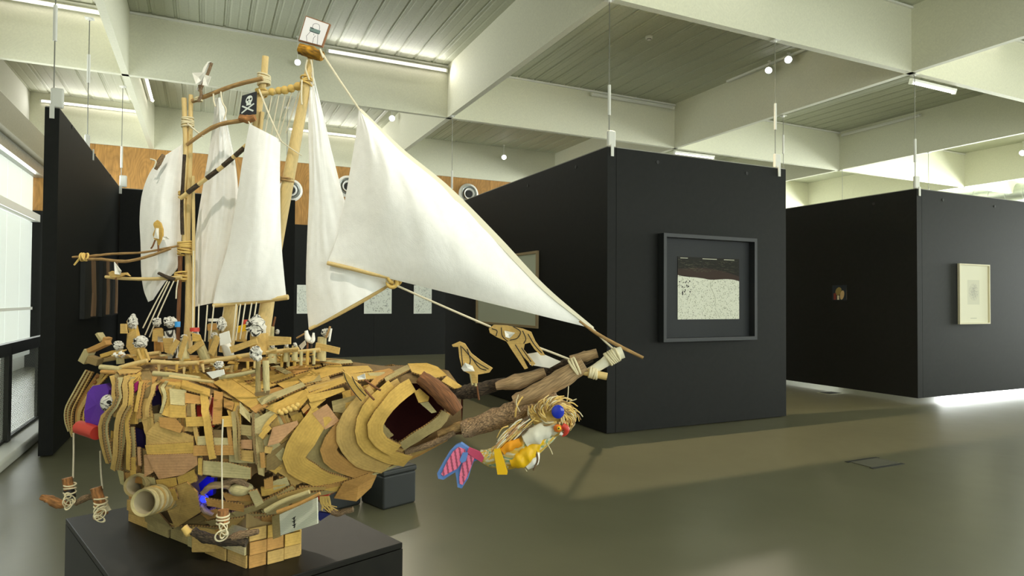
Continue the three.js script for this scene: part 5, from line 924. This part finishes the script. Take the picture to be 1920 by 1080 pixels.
/* ------------------------------------------------ hanging anchors */
function anchor(label, ropePts, o, cork, cross, tape) {
  const g = tag(group('hanging_anchor'), label, 'anchor', 'anchors hung on cords');
  mesh('cord', prod(ropePts, o, [1.6, 1.6], 6), M.rope, g);
  const [x0, y0, x1, y1, r] = cork; mesh('cork', prod([x0, y0, x1, y1], o + .01, [r, r * .92], 14, .08), M.cork, g);
  if (tape) mesh('tape', prod(tape, o + .01, [r * 1.02, r * 1.02], 14), tape.m || M.black, g);
  for (const [f, rr_, m] of cross) mesh('driftwood_piece', prod(f, o - .01, rr_, 10, .3), m, g);
  const c = at(x1, y1, o + .02), k = mpp(c);
  for (let i = 0; i < 5; i++) { const t = new THREE.TorusGeometry((5 + rnd() * 6) * k, .0025, 6, 22); t.scale(rr(.5, 1), rr(.8, 1.5), 1); t.rotateY(rr(-.9, .9)); t.rotateX(rr(-.6, .6)); t.rotateZ(rr(-1, 1)); t.translate(c.x + rr(-3, 3) * k, c.y - (6 + i * 4) * k, c.z + rr(0, .02)); mesh('cord_loop', t, M.string, g); }
  for (let i = 0; i < 3; i++) { const t = new THREE.TorusGeometry(r * 1.06 * k, .0028, 6, 22); t.rotateX(Math.PI / 2 + rr(-.2, .2)); t.translate(c.x, c.y + (i * 7 - 2) * k, c.z - .01); mesh('cord_turn', t, M.string, g); }
}
anchor('anchor of cork with black tape and a driftwood bar, hung from the outer stern rib', [138, 812, 138, 850, 137, 896], .1, [126, 896, 130, 922, 9], [[[78, 932, 96, 938, 116, 946, 126, 944], [5, 8, 8, 5], M.cork], [[142, 944, 160, 934, 178, 930], [5, 6, 5], M.bark]], [129, 918, 132, 934]);
anchor('anchor of cork tied with white cord beside the corner of the plinth', [188, 845, 189, 880, 192, 916], .16, [180, 914, 188, 948, 10], [[[178, 972, 186, 962, 200, 958], [5, 6, 5], M.cork], [[190, 930, 198, 944, 204, 958], [3, 4, 4], M.string]]);
anchor('anchor of cork and dark driftwood hanging in front of the woven base', [418, 786, 416, 840, 417, 958], .37, [419, 956, 418, 980, 10], [[[362, 996, 380, 1006, 400, 1012, 420, 1016, 446, 1014, 462, 1018], [8, 10, 9, 8, 9, 7], M.barkDark], [[424, 1012, 450, 1004, 484, 996], [6, 8, 5], M.bark], [[345, 988, 356, 1000, 362, 998], [6, 8, 5], M.twine]]);

/* ------------------------------------------------ figurehead: a parrot with a mermaid's tail under a straw head */
{
  const g = tag(group('figurehead'), 'parrot-like figurehead with straw head, blue eye and pink fish tail hanging under the bowsprit', 'figurehead'), o = .18;
  const B = at(960, 830, o), k = mpp(B);
  mesh('body', prod([898, 852, 915, 858, 938, 858, 965, 845, 995, 825, 1025, 806, 1048, 795], o, [9, 16, 24, 32, 30, 24, 14], 18, .05), std({ map: tex(128, 128, (u, v) => { const a = tn(u, v, 9, 2), b = tn(u, v, 14, 8); return a > .1 ? [.86, .7, .25] : b > .1 ? [.86, .83, .72] : a < -.28 ? [.55, .68, .56] : [.82, .74, .45]; }, true, [2, 2]), roughness: .8 }), g);
  const head = rod([at(1000, 786, o), at(1028, 778, o), at(1052, 776, o), at(1068, 784, o)], [16 * k, 30 * k, 28 * k, 14 * k], 20, .08); mesh('head', head, M.twine, g);
  const straw = group('straw', g);
  seed = 777;
  for (let i = 0; i < 150; i++) {
    const a = rr(-3.6, 1.6), c = rr(-.9, .9), x = 1038 + Math.cos(a) * rr(13, 40), y = 779 + Math.sin(a) * rr(10, 30), b = a + rr(.6, 1.6);
    const d = .07 * Math.sqrt(Math.max(0, 1 - Math.pow(Math.hypot(x - 1038, y - 779) / 38, 2)));
    mesh('straw_stalk', prod([x, y, x + Math.cos(b) * 14, y + Math.sin(b) * 11, x + Math.cos(b + .4) * 26, y + Math.sin(b + .4) * 20], [o + d + .004, o + d * .95 + .006, o + d * .7 + .003], [rr(1, 2.2), 1], 5), pick([M.twine, M.twine, M.bamboo, M.stick, M.string]), straw);
  }
  for (let i = 0; i < 46; i++) { const x = rr(950, 1005), y = 785 + (1005 - x) * .38 + rr(-10, 14), L = rr(26, 58); mesh('straw_stalk', prod([x, y, x - L * .4, y + L * .32 + rr(-5, 4), x - L * .75, y + L * .75], [o + .05, o + .055, o + .05], [rr(1, 2), .9], 5), pick([M.twine, M.hem, M.bark, M.twine, CB.k]), straw); }
  for (const f of [[1060, 762, 1064, 748, 1066, 724], [1068, 752, 1076, 750, 1081, 748], [1024, 828, 1034, 846, 1036, 852], [984, 878, 988, 884], [975, 772, 968, 756, 972, 740]]) mesh('straw_stalk', prod(f, o + .03, [1, 1], 5), M.string, straw);
  const eye = at(1046, 772, o + .075), eg = new THREE.SphereGeometry(11.5 * k, 22, 16); eg.scale(1, 1.08, .35); eg.rotateY(-SA); eg.translate(eye.x, eye.y, eye.z); mesh('glass_eye', eg, std({ color: 0x1c33b4, roughness: .12 }), g);
  const wing = prod([984, 826, 1005, 815, 1032, 802, 1048, 800], o + .045, [12, 17, 15, 9], 12, .25); mesh('wing', wing, std({ color: 0xe6e2d0, roughness: .9 }), g);
  mesh('breast', prod([958, 868, 975, 862, 992, 848, 1006, 834, 1018, 826], o + .04, [8, 17, 16, 10, 5], 12, .3), M.yellow, g);
  mesh('breast_feathers', prod([942, 846, 956, 836, 976, 828], o + .05, [7, 10, 8], 10, .35), std({ color: 0xe79a12, roughness: .7 }), g);
  mesh('paper_roll', prod([986, 872, 1000, 862, 1006, 846], o + .035, [10, 12, 6], 12, .1), M.paper, g);
  const patch = at(1046, 803, o + .075), pg = new THREE.SphereGeometry(8 * k, 16, 12); pg.scale(1, .9, .5); pg.rotateY(-SA); pg.translate(patch.x, patch.y, patch.z); const face = mesh('face_patch', pg, std({ color: 0xd8711c, roughness: .6 }), g);
  const ir = new THREE.SphereGeometry(3.6 * k, 14, 10).translate(...at(1048, 803, o + .088).toArray()); mesh('parrot_eye', ir, std({ color: 0xf0c818, roughness: .2 }), face); mesh('pupil', new THREE.SphereGeometry(1.6 * k, 10, 8).translate(...at(1048, 803, o + .094).toArray()), M.black, face);
  mesh('beak', prod([1054, 798, 1062, 804, 1060, 813, 1054, 818], o + .07, [6, 6.5, 4, 1.5], 12), M.red, g); mesh('lower_beak', prod([1050, 812, 1055, 815], o + .07, [4, 2.5], 10), M.paper, g);
  const pl = [[926, 842], [938, 840], [952, 884], [951, 889], [933, 889]].map(p => at(p[0], p[1], o + .055)); mesh('yellow_strip', slab(pl, SN, .006), M.yellow, g);
  mesh('leg', prod([1004, 842, 1008, 862, 1000, 882], o + .05, [2, 2, 1.6], 7, .2), M.bark, g);
  const fin = group('tail_fin', g), pink = std({ map: tex(64, 64, (u, v) => { const s = Math.sin((u * 7 + v * 1.2) * 2 * Math.PI), k2 = s > .4 ? .62 : 1; return [.84 * k2 + .08, .47 * k2, .56 * k2 + .04]; }, true, [9, 9]), roughness: .75 }), sky = std({ color: 0x5f86c8, roughness: .75 });
  cutout([856, 832, 866, 828, 880, 838, 900, 848, 906, 856, 890, 862, 884, 876, 878, 896, 868, 912, 860, 910, 858, 894, 856, 882, 846, 888, 834, 896, 824, 894, 822, 884, 834, 862, 846, 842], o - .004, .022, sky, fin, 'blue_edge');
  cutout([860, 838, 872, 842, 874, 852, 866, 866, 858, 878, 846, 884, 832, 892, 828, 888, 838, 866, 850, 846], o + .018, .006, pink, fin, 'lobe'); cutout([876, 850, 890, 858, 884, 874, 876, 894, 868, 908, 862, 906, 862, 890, 866, 872], o + .018, .006, pink, fin, 'lobe');
  cutout([880, 838, 900, 846, 908, 858, 904, 866, 890, 858, 876, 848], o + .018, .007, std({ color: 0xc0486a, roughness: .8 }), fin, 'fin_root'); cutout([868, 848, 878, 848, 874, 864, 866, 868, 862, 862], o + .024, .004, sky, fin, 'blue_patch');
  mesh('hanging_cord', prod([966, 782, 968, 766, 974, 752, 980, 744], [o, o, .165, .155], [1.8, 1.8], 6), M.twine, g);
}
/* ------------------------------------------------ red and blue bundle under the bow, behind the padded sheet */
{
  const g = tag(group('string_bundle'), 'bundle of raffia, red cloth and blue card behind the quilted sheet', 'bundle'), o = .1;
  mesh('red_cloth', slab([[598, 926, o], [620, 918, o], [620, 926, o], [602, 934, o]].map(p => at(...p)), SN, .02), M.red, g);
  mesh('pink_cloth', slab([[624, 918, o], [654, 904, o], [640, 914, o], [626, 924, o]].map(p => at(...p)), SN, .012), std({ color: 0xb5607c, roughness: .8 }), g);
  mesh('blue_card', slab([[600, 958, o], [622, 962, o], [602, 975, o], [596, 968, o]].map(p => at(...p)), SN, .01), std({ color: 0x1c2468, roughness: .7 }), g);
  for (let i = 0; i < 12; i++) mesh('raffia', prod([600 + i * 1.5, 930, 602 + i * 1.6, 945, 600 + rr(0, 34), 952 + rr(-6, 10)], o + .02, [1.3, 1], 5), M.twine, g);
  mesh('driftwood_piece', prod([612, 952, 632, 962, 648, 958, 662, 955], o, [7, 6, 5, 5], 9, .3), M.bark, g);
}

scene.traverse(o => { if (o.isMesh) { o.castShadow = o.receiveShadow = true; } if (o.isLight && o.shadow && !o.isRectAreaLight) o.castShadow = true; });
renderer.render(scene, camera);
